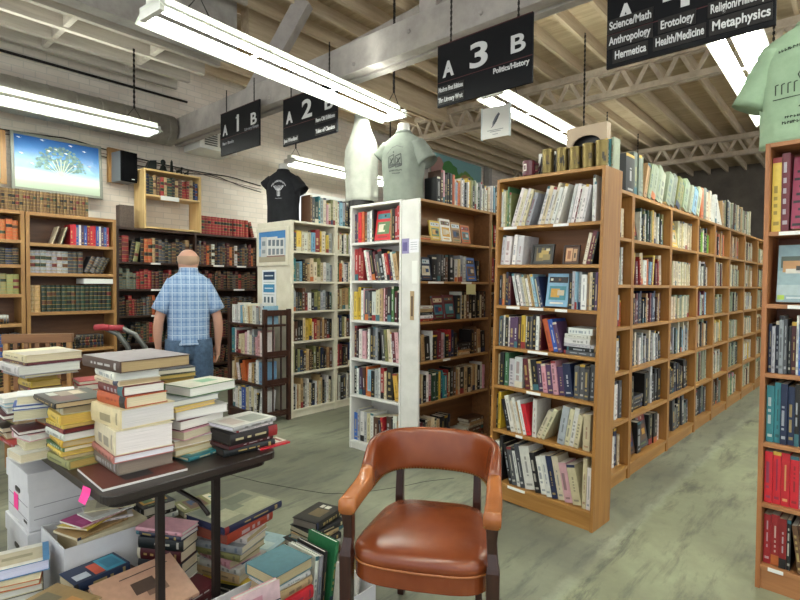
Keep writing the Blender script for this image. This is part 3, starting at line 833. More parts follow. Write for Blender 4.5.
fill(br, 1, 'k3 #n7 k4a3a2k2b3k4k2w3c2s2s2s2 #u7', seed=91, x1=.88, hmul=.8, **H)
fill(br, 2, '=r3w4k3t4w3 #m9 #m8 k6w2k4c2b3k3', seed=92, hmul=.85, **H)
fill(br, 3, 'k3 \\t4k6:4 w1k5m4i3s2k3r4 n3k4 =c3t3k4k4 k4b3', seed=93, hmul=.85, individual=False, **H)
fill(br, 4, 't4c2k4w3i2 d4d3y2e3e4r2c2 k4 b3t2c2k5 t4k4c4', seed=94, hmul=.85, individual=False, **H)
fill(br, 5, 'k3m3a3k2 t4c4c3t3 k5k5n4 =t4c4b3w3 =b4k3b4c3t4b4', seed=95, hmul=.8, individual=False, **H)
br2 = bookcase('bookcase', 'second brown bookcase mostly hidden behind the oak bookcase', MH @ T(1.005, 0, 0), 1.0, 2.13, .20, [1.81, 1.48, 1.155, .835, .495, .07], ('tan', 'tan_h', 'brownback'), 'hidden brown bookcase', sides=(1, 1))
for si in range(6): fill(br2, si, randrow(26, 'kbtcwmnrga', rr), 'hardback_book', 'hard', False, seed=96, hmul=.85, depth=(.11, .15))
MT2 = dict(M=MH, slots=[(2.13, .30)], x0=.02, W=1.3, shelf=[''], short='top of brown bookcase')
fill(MT2, 0, 'k5b4 i2k4k3k4 o3s2l2 o4 w2s3w1k2w2 y4f3k4 h2w2d2s2w2k2w2 w4c3s3w2l2w3 k2w3c3s3w4', seed=97, x0=.22, x1=1.28, hvar=.12, depth=(.12, .15), name='hardback_book', kind='hard')

# ---- cream row of aisle two
MC = frame(3.462, 4.56, 0, 0)
c1 = bookcase('bookcase', 'cream painted bookcase under the black shirt, its open shelves facing the aisle', MC, .63, 2.14, .26, [1.815, 1.485, 1.16, .83, .49, .085], CRM, 'cream bookcase', t=.022)
c2 = bookcase('bookcase', 'cream painted bookcase half hidden behind the white bookcase', MC @ T(.634, 0, 0), .9, 2.14, .26, [1.815, 1.485, 1.16, .83, .49, .085], CRM, 'second cream bookcase', t=.022)
c3 = bookcase('bookcase', 'cream back half of the row, facing the left wall', MC @ T(1.53, .54, 0) @ Rz(180), 1.53, 2.14, .26, [1.815, 1.485, 1.16, .83, .49, .085], CRM, 'cream back bookcase', t=.022)
MB().box((-.02, -.002, 0), (-.001, .615, 2.14)).build('end_board', 'creampaint', c1['obj'], bevel=.002)
cspec = [['n2a2y5c2 w4c3l4 r5 y2c4y3s4', 't4c3k4w3f4'], ['e3q4l3k2b2t3 c4c3f4 c3w3s4s2', 'g4o4c3w3a4'], ['s4a3k2d4 b4m3 w4k4f5f3s3', 'b4c3t4t4'], ['t2b4k4k3 c3y4y4c3 r3t4b3', 'c4n3f3c3b3'],
         ['f4k3f3n5k2b3t4b4 k3', 'r4m4k4b3'], ['k5w2t4c3t5k3s4w3c4k3', 'b3w2k5a4w2']]
for si, (s1, s2) in enumerate(cspec):
    fill(c1, si, s1, 'hardback_book', 'hard', False, seed=100, depth=(.12, .17), hvar=.12, hmul=.92)
    fill(c2, si, s2 + ' ' + randrow(12, 'kbtcwmnrga', rr), 'hardback_book', 'hard', False, seed=101, depth=(.12, .17), hmul=.92)
MT3 = dict(M=MC, slots=[(2.14, .34)], x0=.02, W=1.2, shelf=[''], short='top of cream bookcase')
fill(MT3, 0, 'b3a4d6e3 s4c4i2c4f4c3c4 w2l4s4b2k4k3w3 t3c3s3k3 c3w4', 'hardback_book', 'hard', seed=102, hvar=.1, x0=.25, x1=1.1)

# ---- small dark open case in front of it, with slatted sides
MS = frame(3.095, 5.235, 0, -90)
sd = bookcase('bookcase', 'low dark slat-sided bookcase standing against the end of the cream row', MS, .70, 1.03, .27, [.70, .405, .10], ('mission', 'mission', 'mission'), 'dark low bookcase', sides=(0, 0), top=True, back=False, t=.022,
              shelfnames=['middle shelf', 'third shelf', 'bottom shelf'])
for x in (0, .66):
    for yy in (0, .30): MB().box((x, yy, 0), (x + .04, yy + .04, 1.19)).build('corner_post', 'mission', sd['obj'], bevel=.002)
    for z in (.06, .395, .69, 1.12): MB().box((x + .008, .04, z), (x + .03, .30, z + .06)).build('side_rail', 'mission', sd['obj'])
    for yy in (.115, .215): MB().box((x + .012, yy, .1), (x + .026, yy + .012, 1.12)).build('side_slat', 'mission', sd['obj'])
sd_top = dict(M=MS, slots=[(1.03, .24)], x0=.05, W=.6, shelf=['top shelf'], short='dark low bookcase')
fill(sd_top, 0, 'w7s4t2w4l2 \\c4w4c3t3c3:6', seed=110, hvar=.08, hmul=1., **K)
fill(sd, 0, 'e4w2 /m3c4:4 c4i3w3c3s3 \\a2i3:4 i4w3', seed=111, x0=.05, x1=.64, hvar=.12, **K)
fill(sd, 1, 'c3t3 \\w4k2o4o3:12 /o2w5:4 t4k3w4l6', seed=112, x0=.05, x1=.64, hvar=.1, **K)
fill(sd, 2, '/w4:6 w2c3w3 u6c3w6 c2w5k3', seed=113, x0=.05, x1=.64, hvar=.1, **K)

# ---- left wall: tan cases
LV = dict(name='leather_bound_volume', kind='leather', depth=(.14, .19))
MTN = frame(1.515, 6.40, 0, 0)
tn = bookcase('bookcase', 'tan wooden bookcase of green and grey volumes on the left wall', MTN, .865, 2.18, .3, [1.865, 1.555, 1.145, .73, .35, .08], TAN, 'tan bookcase', t=.034)
fill(tn, 0, '/c4d1:18', 'paperback_book', 'paper', seed=121, x0=.2, x1=.365, hvar=.01, hmul=.8)
fill(tn, 0, 'x4x4u4w3p4u4r4', 'paperback_book', 'paper', seed=120, x0=.37, x1=.775, hvar=.01, hmul=.86)
fill(tn, 1, 's4s4s4s4s4s4s4a4a4a4', 'leather_bound_volume', 'leather', seed=122, x1=.5, hvar=.01, hmul=.92, page='#6b675f')
fill(tn, 1, '/a4a4a4k2:24', 'leather_bound_volume', 'leather', seed=123, x0=.5, x1=.79, hvar=.01, hmul=.8)
fill(tn, 2, 't3t5 _1 d4d4d4d4d4d4d4d4d4d4d4d4d4d4d4', 'leather_bound_volume', 'leather', seed=124, x1=.79, hvar=.005, hmul=.80)
MB().box((.53, .01, .30), (.83, .25, .355)).build('label_box', 'paper', tn['obj'], M=T(0, 0, 1.145))
fill(tn, 3, '=k4k4k4k4 =k4n4k4k4a3 =k5k4k3n4 e4e4e4e4', 'leather_bound_volume', 'leather', seed=125, x0=.18, x1=.79, hvar=.01, hmul=.85)
tn2 = bookcase('bookcase', 'tan wooden bookcase cut off by the left edge of the picture', frame(.62, 6.40, 0, 0), .885, 2.18, .3, [1.885, 1.635, 1.335, 1.035, .7, .4, .08], TAN, 'left tan bookcase', t=.034)
for si, sp in enumerate(['m4m4m4m4m4m4o4o4o4o4o4o4o4o4o4', 'b4k4b4k4b3k4b4k3b4k4b4m4k4n4k4', 'f4f4f4t4f4f4b4f4f4f4f4f4f4f4f4', '=k4w5 =w5k3 =k3w4s4 =k3a4w5', 'n4w3k4l3s4n3k4w3u4l4n4k3w3n4', 'b4k4m4b4k4m4b4k4']):
    fill(tn2, si, sp, 'leather_bound_volume', 'leather', seed=130, hvar=.03, hmul=.85, individual=si < 2)
TT = dict(M=MTN, slots=[(2.18, .3)], x0=0, W=.9, shelf=[''], short='top of tan bookcase')
fill(dict(TT, M=MTN @ T(-.62, 0, 0)), 0, 'v4v4v4v4v4v4v4v4v4v4v4v4v4v4v4v4v4v4v4v4', 'leather_bound_volume', 'leather', seed=131, x0=0, x1=1.22, hvar=.01, hmul=.80)

# ---- left wall: dark cases
MD = frame(2.47, 6.63, 0, 0)
dk = bookcase('bookcase', 'long dark walnut bookcase of leather volumes along the left wall behind the person', MD, 1.965, 2.13, .3, [1.715, 1.385, 1.06, .715, .365, .09], DRK, 'walnut', t=.026, uprights=(.99,),
              labels=[(0, .40, .52), (1, .4, .55), (2, .4, .55), (0, 1.24, 1.4), (0, 1.6, 1.75), (1, 1.55, 1.72), (2, 1.5, 1.7), (3, 1.5, 1.7)])
dsp = [['m3r7 /k4f4:10 k3 o4o4t3 k3a3a3k3a3b4k4n3a3 t4k3', 'b4a3b3m4o3b4 w4 k4n3'], ['q4q4q3q4q3 r4r4r4r4m4m4 k5 m3m3r3k4b3', 'b3k3a3m3r3b3k3b4 m3k4'], ['k4k4b3r4r3m3k4k3a4a3b4o3 k4b4', 'k3a3k4n4k3b3 m3k3a4'],
       ['k4d4 /k5:16 k3d3b3d4b3r4o3k3', 'm4r3m3k4m3k4b3'], ['k4d4b3o4b4k4b3', '/o4b4m3b3:10 k3'], ['b4k4b4m4k3', 'k4b4k4m4']]
for si, (s1, s2) in enumerate(dsp):
    for k, sp in enumerate((s1, s2)):
        fill(dk[k], si, sp, 'leather_bound_volume', 'leather', seed=140 + k, hvar=.10, hmul=.88, individual=(si < (4 if k == 0 else 3)))
TD = dict(M=MD, slots=[(2.13, .29)], x0=1.075, W=.9, shelf=[''], short='top of walnut bookcase')
fill(TD, 0, 'r4r4r4r4r4r4r4r4r4r4r4r4r4r4r4 \\r4:14', 'leather_bound_volume', 'leather', seed=142, x1=.84, hvar=.005, hmul=.90)
# pine unit standing on the walnut case
MP = frame(2.79, 6.62, 2.131, 0)
pn = bookcase('bookcase', 'light pine shelf unit standing on top of the walnut bookcase', MP, .745, .745, .3, [.43, .03], ('pine', 'pine_h', 'whitepaint'), 'pine unit', t=.022, plinth=False, labels=[(0, .20, .44)], back=False)
MB().box((.20, -.004, .375), (.44, -.0015, .43)).build('paper_label', 'paper', pn['obj'])
fill(pn, 0, 'n4 d4t3 /b3:4 r4t3d5k3t4b4 r5r3t4n3u3', 'leather_bound_volume', 'leather', seed=143, hvar=.06, hmul=.93)

# ================================================================== small things standing on the cases
def box_thing(name, label, cat, a, b, mat, M, group=None, bevel=.003):
    return tag(MB().box(a, b).build(name, mat, None, M=M, bevel=bevel), label, cat, group)

def zo(y): return 2.1462 - ((1.819 - y) - .367) * .0209      # the oak case leans, so its top slopes a little
ZO = 2.1462
for i, (yy, hh) in enumerate(((1.468, .150), (1.374, .145), (1.293, .140), (1.213, .148), (1.134, .155))):
    c = thing('storage_tin', f'gold tin with dark picture, {ORD[i + 1]} from left on top of the oak bookcase', 'tin', frame(3.085, yy, zo(yy), 200 + 9 * i), 'gold tins on the oak bookcase')
    rdx = .037
    tbd = MB().lathe([(rdx, 0), (rdx, .003), (rdx - .001, .006), (rdx - .001, hh - .014), (rdx, hh - .012)], 24).build('tin_body', 'gold', c, smooth=False)
    MB().lathe([(rdx + .001, hh - .013), (rdx + .001, hh - .002), (rdx - .004, hh), (.001, hh)], 24).build('tin_lid', 'gold', c)
    m = MB(); rp = random.Random(i)
    for k in range(5):
        a0 = R(-34 + rp.uniform(0, 40)); w = rp.uniform(.15, .5); z0 = rp.uniform(.03, .075); z1 = z0 + rp.uniform(.012, .04)
        ring = [[((rdx + .0004 + k * .0001) * math.cos(a0 + w * q / 4), (rdx + .0004 + k * .0001) * math.sin(a0 + w * q / 4), z) for q in range(5)] for z in (z0, z1)]
        m.loft(ring, False, False, lin(rp.choice(['#2f2718', '#3a2e1c', '#6b5527'])))
    m.build('tin_picture', 'print', tbd, color=True)
mg = thing('mug', 'maroon mug left of the gold tins on the oak bookcase', 'mug', frame(3.09, 1.60, zo(1.60), 0))
mgb = MB().lathe([(.036, 0), (.04, .004), (.041, .095), (.039, .097), (.036, .094), (.035, .012), (.001, .01)], 20).build('mug_body', 'maroon', mg, smooth=False)
MB().tube([(.0, -.038, .078), (-.002, -.066, .07), (-.002, -.072, .048), (-.002, -.062, .028), (0, -.038, .022)], .006, 8).build('mug_handle', 'maroon', mg, smooth=True)
m = MB()
for a0, w, z0, z1 in ((150, 34, .03, .038), (150, 34, .066, .074), (150, 8, .03, .074), (176, 8, .03, .074)):
    m.loft([[(.0418 * math.cos(R(a0 + w * q / 4)), .0418 * math.sin(R(a0 + w * q / 4)), z) for q in range(5)] for z in (z0, z1)], False, False, lin('#e4dcd0'))
m.build('mug_print', 'print', mgb, color=True)
# striped box, arch-cut box, a few books by the tins
o = thing('striped_box', 'small black and white striped box behind the mug and the first gold tin', 'box', frame(3.17, 1.505, zo(1.52), -90))
m = MB(); m.box((-.06, -.02, 0), (.06, .03, .15), lin('#dedad2'))
for k in range(6): m.add([(-.06 + .02 * k, -.0206, .02), (-.045 + .02 * k, -.0206, .02), (-.025 + .02 * k if k < 4 else .06, -.0206, .13), (-.04 + .02 * k, -.0206, .13)], [(0, 1, 2, 3)], lin('#17171a'))
m.build('box_body', 'print', o, color=True)
o = thing('display_box', 'beige box with a black arched opening behind the gold tins', 'box', frame(3.20, 1.40, zo(1.42) + .001, -92))
m = MB(); W_, H_ = .255, .29
arch = [(.035, 0), (.035, .17)] + [(W_ / 2 - (W_ / 2 - .035) * math.cos(PI * k / 10), .17 + .06 * math.sin(PI * k / 10)) for k in range(1, 10)] + [(W_ - .035, .17), (W_ - .035, 0)]
outer = [(0, 0), (0, H_), (W_, H_), (W_, 0)]
face = [(0, 0), (0, H_), (W_, H_), (W_, 0)] + arch[::-1]
m.loft([[(x, 0, z) for x, z in face], [(x, .012, z) for x, z in face]])
m.box((0, .012, 0), (.006, .06, H_)).box((W_ - .006, .012, 0), (W_, .06, H_)).box((.006, .012, H_ - .006), (W_ - .006, .06, H_))
m.build('box_shell', plain('beige_card', '#b9a48b', .7), o)
MB().box((.006, .05, 0), (W_ - .006, .058, H_ - .006)).build('box_interior', 'black', o)
OT = dict(M=MO, slots=[(2.142, .2)], x0=.665, W=.066, shelf=[''], short='right end of oak bookcase top')
fill(OT, 0, 'y2e3h2', 'hardback_book', 'hard', seed=160, depth=(.08, .09), yin=.115)
# two small framed pictures on the second oak shelf
def framed(name, label, cat, M, w, h, fw, fcol, art, d=.014, tilt=-10):
    f = thing(name, label, cat, M @ Rx(tilt))
    m = MB(); m.box((0, 0, 0), (fw, d, h)).box((w - fw, 0, 0), (w, d, h)).box((fw, 0, 0), (w - fw, d, fw)).box((fw, 0, h - fw), (w - fw, d, h))
    m.build('picture_frame', fcol, f, bevel=.001)
    m = MB(); m.box((fw, d * .5, fw), (w - fw, d * .8, h - fw), lin(art[0]))
    k = 0
    for (x0, z0, x1, z1, c) in art[1]:
        k += 1; y = d * .5 - .0003 - k * .00012
        m.quad([(fw + x0 * (w - 2 * fw), y, fw + z0 * (h - 2 * fw)), (fw + x1 * (w - 2 * fw), y, fw + z0 * (h - 2 * fw)), (fw + x1 * (w - 2 * fw), y, fw + z1 * (h - 2 * fw)), (fw + x0 * (w - 2 * fw), y, fw + z1 * (h - 2 * fw))], lin(c))
    m.build('picture', 'print', f, color=True)
    return f
framed('framed_picture', 'small dark framed picture on the second shelf of the oak bookcase, the wider one', 'picture', MO @ T(.24, .05, 1.579), .155, .13, .012, 'black', ('#3c3a33', [(.15, .1, .55, .9, '#7d6a40'), (.3, .3, .8, .75, '#b59a55'), (.5, .15, .9, .5, '#8a7a4a'), (.2, .6, .4, .95, '#1d1e1c'), (.65, .7, .85, .85, '#cfc49a')]))
framed('framed_picture', 'small framed card of two figures on the second shelf, right of the dark picture', 'picture', MO @ T(.455, .06, 1.579), .105, .12, .009, 'dark', ('#5b3b28', [(.08, .1, .56, .9, '#c69a72'), (.62, .12, .9, .85, '#b28d68'), (.2, .25, .44, .75, '#8d5c3e'), (.68, .3, .82, .6, '#54402f')]))

# hanging card with a feather drawing under the lamp
hs = thing('hanging_card', 'white card with a feather drawing, hung below the strip light', 'sign', frame(3.95, 2.50, 2.725, -88) @ Matrix.Diagonal((.86, 1, .86, 1)))
cp_ = MB().box((0, 0, 0), (.30, .012, .31)).build('card_panel', 'paper', hs, bevel=.002)
m = MB(); m.box((-.014, -.003, -.006), (.0, .016, .318)); m.build('clear_edge', 'glassy', hs); MB().box((.30, -.003, -.006), (.314, .016, .318)).build('clear_edge', 'glassy', hs)
m = MB(); y = -.0012
fe = [(.10, .10), (.115, .12), (.12, .16), (.15, .21), (.185, .245), (.195, .235), (.185, .20), (.165, .16), (.14, .13), (.12, .11)]
m.add([(x, y, z) for x, z in fe], [tuple(range(len(fe)))], lin('#6c6f78'))
for k in range(5): m.quad([(.125 + .012 * k, y - .0003, .14 + .018 * k), (.14 + .012 * k, y - .0003, .138 + .018 * k), (.152 + .012 * k, y - .0003, .152 + .018 * k), (.148 + .012 * k, y - .0003, .16 + .018 * k)], lin('#33353c'))
for z, a, b in ((.075, .06, .24), (.06, .09, .21), (.032, .12, .18)): m.quad([(a, y, z), (b, y, z), (b, y, z + .006), (a, y, z + .006)], lin('#8a8a8e'))
m.build('feather_print', 'print', cp_, color=True)
m = MB()
for xx in (.03, .27): m.tube([(xx, .006, .318), (xx, .006, .50)], .002, 5)
m.build('hanging_cord', 'chain', hs)

# ------------------------------------------------------------------ shirts on busts
def shirt(label, M, mat, hw, dp, H, neckcol='formwhite', sleeves=1, prof=None, base=None, seed=0, printer=None, ls=1., name='shirt_bust'):
    u = thing(name, label, 'shirt display', M)
    prof = prof or [(0, .93, 1.0), (.10, .92, 1.0), (.30, .90, .98), (.52, .97, 1.02), (.70, 1.0, 1.05), (.80, .98, .95), (.87, .84, .80), (.93, .56, .66), (.975, .34, .52), (1.0, .29, .48)]
    n = 40
    def rad(z):
        for (a, p, q), (b, p2, q2) in zip(prof, prof[1:]):
            if a <= z <= b:
                k = (z - a) / (b - a)
                return hw * (p + (p2 - p) * k), dp * (q + (q2 - q) * k)
        return hw * prof[-1][1], dp * prof[-1][2]
    def pt(z, a):
        rx, ry = rad(z)
        f = 1 + (.05 if sleeves else .085) * noise.noise(Vector((math.cos(a) * 3.2 + seed, math.sin(a) * 3.2, z * 3.5))) * (1 - max(0, z - .6) * 2) + (.02 if sleeves else .045) * math.sin(a * 7 + z * 4 + seed) * max(0, .75 - z)
        e = .85
        cx, sx = math.cos(a), math.sin(a)
        return (rx * f * math.copysign(abs(cx) ** e, cx), ry * f * math.copysign(abs(sx) ** e, sx), z * H)
    zs = [i / 30 for i in range(31)]
    m = MB(); m.loft([[pt(z, 2 * PI * k / n) for k in range(n)] for z in zs])
    if sleeves:
        for s in (-1, 1):
            if sleeves == 2 and s < 0: continue
            lq = ls * (.55 if (sleeves == 3 and s < 0) else 1)
            p0, p1 = Vector((s * hw * .62, 0, H * .80)), Vector((s * hw * (.93 + .34 * lq * (.6 if sleeves == 4 else 1)), 0, H * (.80 - (.44 if sleeves == 4 else .36) * lq)))
            d = (p1 - p0).normalized(); a = Vector((d.z, 0, -d.x)); rings = []
            for i in range(9):
                k = i / 8; c = p0.lerp(p1, k); r1 = H * .125 * (1 + .12 * k); r2 = dp * .80
                rings.append([tuple(c + (a * math.cos(2 * PI * q / 20) * r1 + Vector((0, 1, 0)) * math.sin(2 * PI * q / 20) * r2) * (1 + .07 * noise.noise(Vector((q * .7, k * 3, seed + s)))) ) for q in range(20)])
            inner = [tuple(p1 - d * .03 + (Vector(q) - p1) * .86) for q in rings[-1]]
            m.loft(rings + [inner])
    sh = m.build('shirt', mat, u, smooth=True)
    ng = MB(); r0 = hw * .27; z0 = H * .965
    ng.loft([[(r0 * k * math.cos(2 * PI * q / 20), r0 * k * 1.05 * math.sin(2 * PI * q / 20), z0 + z + .035 * s_ * math.cos(2 * PI * q / 20) * 0) for q in range(20)] for z, k, s_ in ((0, 1.05, 0), (.03, .96, 0), (.075, .94, 1), (.085, .86, 1))])
    ng.build('mannequin_neck', neckcol, u, smooth=False)
    MB().loft([[(1.01 * x, 1.03 * y, z) for x, y, z in [pt(.968, 2 * PI * k / n) for k in range(n)]], [(1.0 * x, 1.0 * y, z + .012) for x, y, z in [pt(.985, 2 * PI * k / n) for k in range(n)]]]).build('collar_band', mat, sh, smooth=True)
    if base: MB().lathe([(hw * .62, -.055), (hw * .66, -.05), (hw * .66, .0), (hw * .6, .004)], 24).build('mannequin_base', base, u)
    if printer:
        pm = MB()
        def front(x, z):
            zz = z / H; rx, ry = rad(zz)
            best = None
            for k in range(60):
                a = PI + PI * k / 59; p = pt(zz, a)
                if best is None or abs(p[0] - x) < abs(best[0] - x): best = p
            return (x, best[1] - .0035, z)
        def line(pts, w, col):
            for (a, b) in zip(pts, pts[1:]):
                nseg = max(1, int(math.dist(a, b) / .02))
                for i in range(nseg):
                    p = [a[0] + (b[0] - a[0]) * i / nseg, a[1] + (b[1] - a[1]) * i / nseg]; q = [a[0] + (b[0] - a[0]) * (i + 1) / nseg, a[1] + (b[1] - a[1]) * (i + 1) / nseg]
                    L = math.dist(p, q) or 1; nx, nz = -(q[1] - p[1]) / L * w / 2, (q[0] - p[0]) / L * w / 2
                    pm.quad([front(p[0] - nx, p[1] - nz), front(q[0] - nx, q[1] - nz), front(q[0] + nx, q[1] + nz), front(p[0] + nx, p[1] + nz)], lin(col))
        printer(line)
        pm.build('shirt_print', 'print', sh, color=True)
    return u
def dashes(line, x0, x1, z, w, col, r, arc=0):
    x = x0
    while x < x1:
        l = r.uniform(.006, .014); zz = z + arc * (1 - ((x - (x0 + x1) / 2) / ((x1 - x0) / 2)) ** 2)
        line([(x, zz - w / 2), (x, zz + w / 2)], .004, col); line([(x, zz + w / 2 * (1 if r.random() < .5 else -1)), (x + l * .6, zz)], .004, col); x += l
def p_grey(line):
    r = random.Random(3); c = '#2e322e'
    for sx in (-.075, -.01):
        line([(sx, .27), (sx, .36), (sx + .05, .375), (sx + .055, .28), (sx, .27)], .007, c); line([(sx + .012, .30), (sx + .042, .345)], .012, c); line([(sx + .012, .35), (sx + .042, .29)], .007, c)
    line([(-.07, .29), (.05, .29)], .02, '#454a45'); line([(-.1, .38), (-.05, .43), (.0, .445), (.06, .425)], .003, c); line([(-.03, .40), (-.025, .39)], .01, c)
    dashes(line, -.07, .05, .245, .012, c, r); dashes(line, -.04, .03, .222, .008, c, r)
def p_black(line):
    r = random.Random(4); c = '#c9c9cc'
    dashes(line, -.085, .085, .40, .022, c, r, .055)
    line([(-.06, .40), (-.03, .36), (.0, .345), (.03, .36), (.06, .40)], .008, c)
    for k in range(-3, 4): line([(0, .345), (k * .018, .405)], .005, c)
    line([(-.016, .345), (-.014, .29), (.014, .29), (.016, .345)], .006, c); line([(0, .34), (0, .29)], .012, c); dashes(line, -.035, .035, .262, .009, '#8d8d92', r)
def p_green(line):
    r = random.Random(5); c = '#2c3a2c'
    dashes(line, -.13, .13, .425, .013, c, r, .012)
    line([(-.045, .395), (.0, .40), (.02, .385), (-.02, .372), (-.045, .385)], .006, c)                   # hat brim
    line([(-.03, .395), (-.022, .412), (.004, .412), (.008, .397)], .006, c)
    line([(-.028, .378), (-.03, .355), (-.012, .343), (.008, .352), (.01, .38)], .004, c)
    line([(-.03, .34), (-.055, .30), (-.04, .265), (-.005, .28)], .005, c); line([(.01, .34), (.035, .30), (.02, .27), (-.01, .28)], .005, c)
    line([(-.035, .335), (-.03, .255), (.015, .255), (.012, .335)], .005, c); line([(-.03, .27), (.015, .27)], .014, '#3f4f3f')
    line([(-.025, .255), (-.035, .16), (-.012, .16), (-.006, .235), (.004, .16), (.026, .165), (.016, .255)], .012, '#3a483a')
    line([(-.05, .155), (.05, .165)], .007, c)
    for k in range(4): line([(-.14 + .024 * k, .225), (-.14 + .024 * k, .27), (-.128 + .024 * k, .272)], .005, c)
    line([(-.15, .205), (-.04, .205)], .004, c); line([(.04, .20), (.13, .205)], .004, c)
    for k in range(3): line([(.06 + .024 * k, .21), (.062 + .024 * k, .26)], .006, c)
    dashes(line, -.10, .12, .115, .010, c, r); dashes(line, -.11, .14, .090, .013, c, r)
shirt('sage grey printed t-shirt on a bust above the white bookcase', frame(3.33, 2.875, 2.1415, -78), 'shirt_grey', .195, .115, .585, sleeves=3, printer=p_grey, seed=1, ls=.78)
shirt('plain white garment draped on a bust, left of the grey t-shirt', frame(3.33, 3.375, 2.197, -90), 'shirt_white', .175, .10, .78, sleeves=0, base='black', seed=5,
      prof=[(0, .96, 1.0), (.3, .97, 1.0), (.50, 1.0, 1.0), (.60, .97, .95), (.655, .90, .88), (.72, .76, .80), (.80, .58, .70), (.88, .44, .6), (.94, .38, .56), (1.0, .37, .54)])
shirt('black t-shirt with a white emblem on a bust above the cream bookcase', frame(3.60, 4.90, 2.1415, -62), 'shirt_black', .20, .12, .60, sleeves=3, printer=p_black, seed=7, ls=.6)
shirt('mint green t-shirt with a figure print on a bust above the reddish bookcase', frame(3.12, .165, 2.1215, -90), 'shirt_green', .228, .10, .565, sleeves=4, printer=p_green, seed=9, ls=1.0, neckcol=plain('grey_mannequin', '#9b9c98', .6))

# building photograph and notice on the cream end board
CE = frame(3.439, 5.13, 0, -90)
framed('framed_photograph', 'framed photograph of a white building on the end of the cream row', 'picture', CE @ T(-.035, -.016, 1.655), .58, .42, .04, 'creampaint',
       ('#8fb3cf', [(0, .45, 1, 1, '#5f97c6'), (0, .75, 1, 1, '#4181bb'), (0, 0, 1, .20, '#a79d86'), (.08, .18, .30, .84, '#c2c4c3'), (.30, .19, .96, .76, '#d9d9d5'), (.30, .76, .70, .82, '#d9d9d5')] + [(.36 + .15 * k, .50 + .012 * (3 - k), .46 + .15 * k, .70 + .01 * (3 - k), '#66727a') for k in range(4)] + [(.36 + .15 * k, .24, .46 + .15 * k, .42 + .008 * (3 - k), '#77828a') for k in range(4)] + [(.12, .30, .25, .42, '#8a9298'), (.12, .55, .25, .70, '#7f8990'), (.30, .17, .96, .21, '#8d665c')]), tilt=0)
m = MB(); m.box((.06, -.005, 1.20), (.32, -.0005, 1.61), lin('#e7ebec'))
for k, (z0, z1, c) in enumerate(((1.50, 1.59, '#22415e'), (1.36, 1.45, '#3d88b4'))): m.box((.085, -.0062, z0), (.295, -.005, z1), lin(c))
for k in range(3): m.box((.095 + .07 * k, -.0062, 1.245), (.13 + .07 * k, -.005, 1.31), lin('#4d6471'))
for z in (1.54, 1.40): m.box((.11, -.007, z), (.27, -.0062, z + .012), lin('#dfe8ee'))
for z in (1.47, 1.33): m.box((.09, -.0062, z), (.29, -.005, z + .006), lin('#8d9aa0'))
tag(m.build('notice', 'print', None, M=CE, color=True), 'white and blue notice below the framed building photograph', 'notice')

# ------------------------------------------------------------------ things on the left wall
def painting():
    f = thing('framed_painting', 'blue painting of a leafy tree with white birds, high on the left wall', 'painting', frame(1.50, 6.83, 2.46, 0) @ Rx(-5))
    W, H_, fw = .90, .64, .03
    m = MB(); m.box((0, 0, 0), (fw, .03, H_)).box((W - fw, 0, 0), (W, .03, H_)).box((fw, 0, 0), (W - fw, .03, fw)).box((fw, 0, H_ - fw), (W - fw, .03, H_))
    m.build('picture_frame', plain('grey_green_frame', '#7d7f74', .4), f, bevel=.002)
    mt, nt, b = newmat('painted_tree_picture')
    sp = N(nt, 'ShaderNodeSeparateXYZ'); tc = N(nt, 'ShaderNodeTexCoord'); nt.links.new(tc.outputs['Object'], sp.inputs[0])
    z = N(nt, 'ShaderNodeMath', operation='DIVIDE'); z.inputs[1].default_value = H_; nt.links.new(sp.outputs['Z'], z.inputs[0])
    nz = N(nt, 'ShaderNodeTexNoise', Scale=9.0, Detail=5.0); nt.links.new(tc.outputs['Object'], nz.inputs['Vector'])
    nt.links.new(ramp(nt, z.outputs[0], [(.0, '#a9b7a0'), (.16, '#b9c9b4'), (.22, '#dfe6d8'), (.32, '#d3dede'), (.42, '#79aacb'), (.65, '#3d7fc0'), (1., '#1d56a2')]), b.inputs['Base Color'])  # pale lower band is the glass reflection, painted into the picture colour
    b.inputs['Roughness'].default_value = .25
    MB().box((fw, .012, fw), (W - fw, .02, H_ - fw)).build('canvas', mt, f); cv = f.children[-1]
    r = random.Random(8); m = MB(); k = 0
    for i in range(260):
        a = r.uniform(0, PI); q = r.random() ** .5; x = .47 + .25 * q * math.cos(a); zz = .27 + .27 * q * math.sin(a); s = r.uniform(.008, .022); k += 1; t0 = r.uniform(0, PI)
        m.add([(x + s * math.cos(t0 + j * PI / 3), .0115 - .00002 * k, zz + s * .8 * math.sin(t0 + j * PI / 3)) for j in range(6)], [tuple(range(6))], lin(r.choice(['#5a7f7c', '#6f9384', '#4d7280', '#7d9d90', '#628a8c'])))
    for i in range(9):
        a = R(30 + 15 * i); m.quad([(.465, .006, .2), (.475, .006, .2), (.475 + .17 * math.cos(a), .006, .2 + .2 * math.sin(a)), (.465 + .17 * math.cos(a), .006, .2 + .2 * math.sin(a))], lin('#c5cfc0'))
    for x, zz in ((.08, .57), (.30, .58), (.58, .57), (.72, .53), (.1, .40), (.77, .36), (.36, .47), (.43, .50), (.53, .47), (.20, .30), (.62, .34)):
        MB().add([(x - .03, .005, zz + .012), (x, .005, zz - .004), (x + .026, .005, zz + .016), (x + .006, .005, zz + .004), (x + .002, .005, zz + .016)], [(0, 1, 2, 3, 4)], lin('#e8ecef')).build('painted_bird', 'print', f, color=True)
    m.build('painted_tree', 'print', f, color=True)
painting()
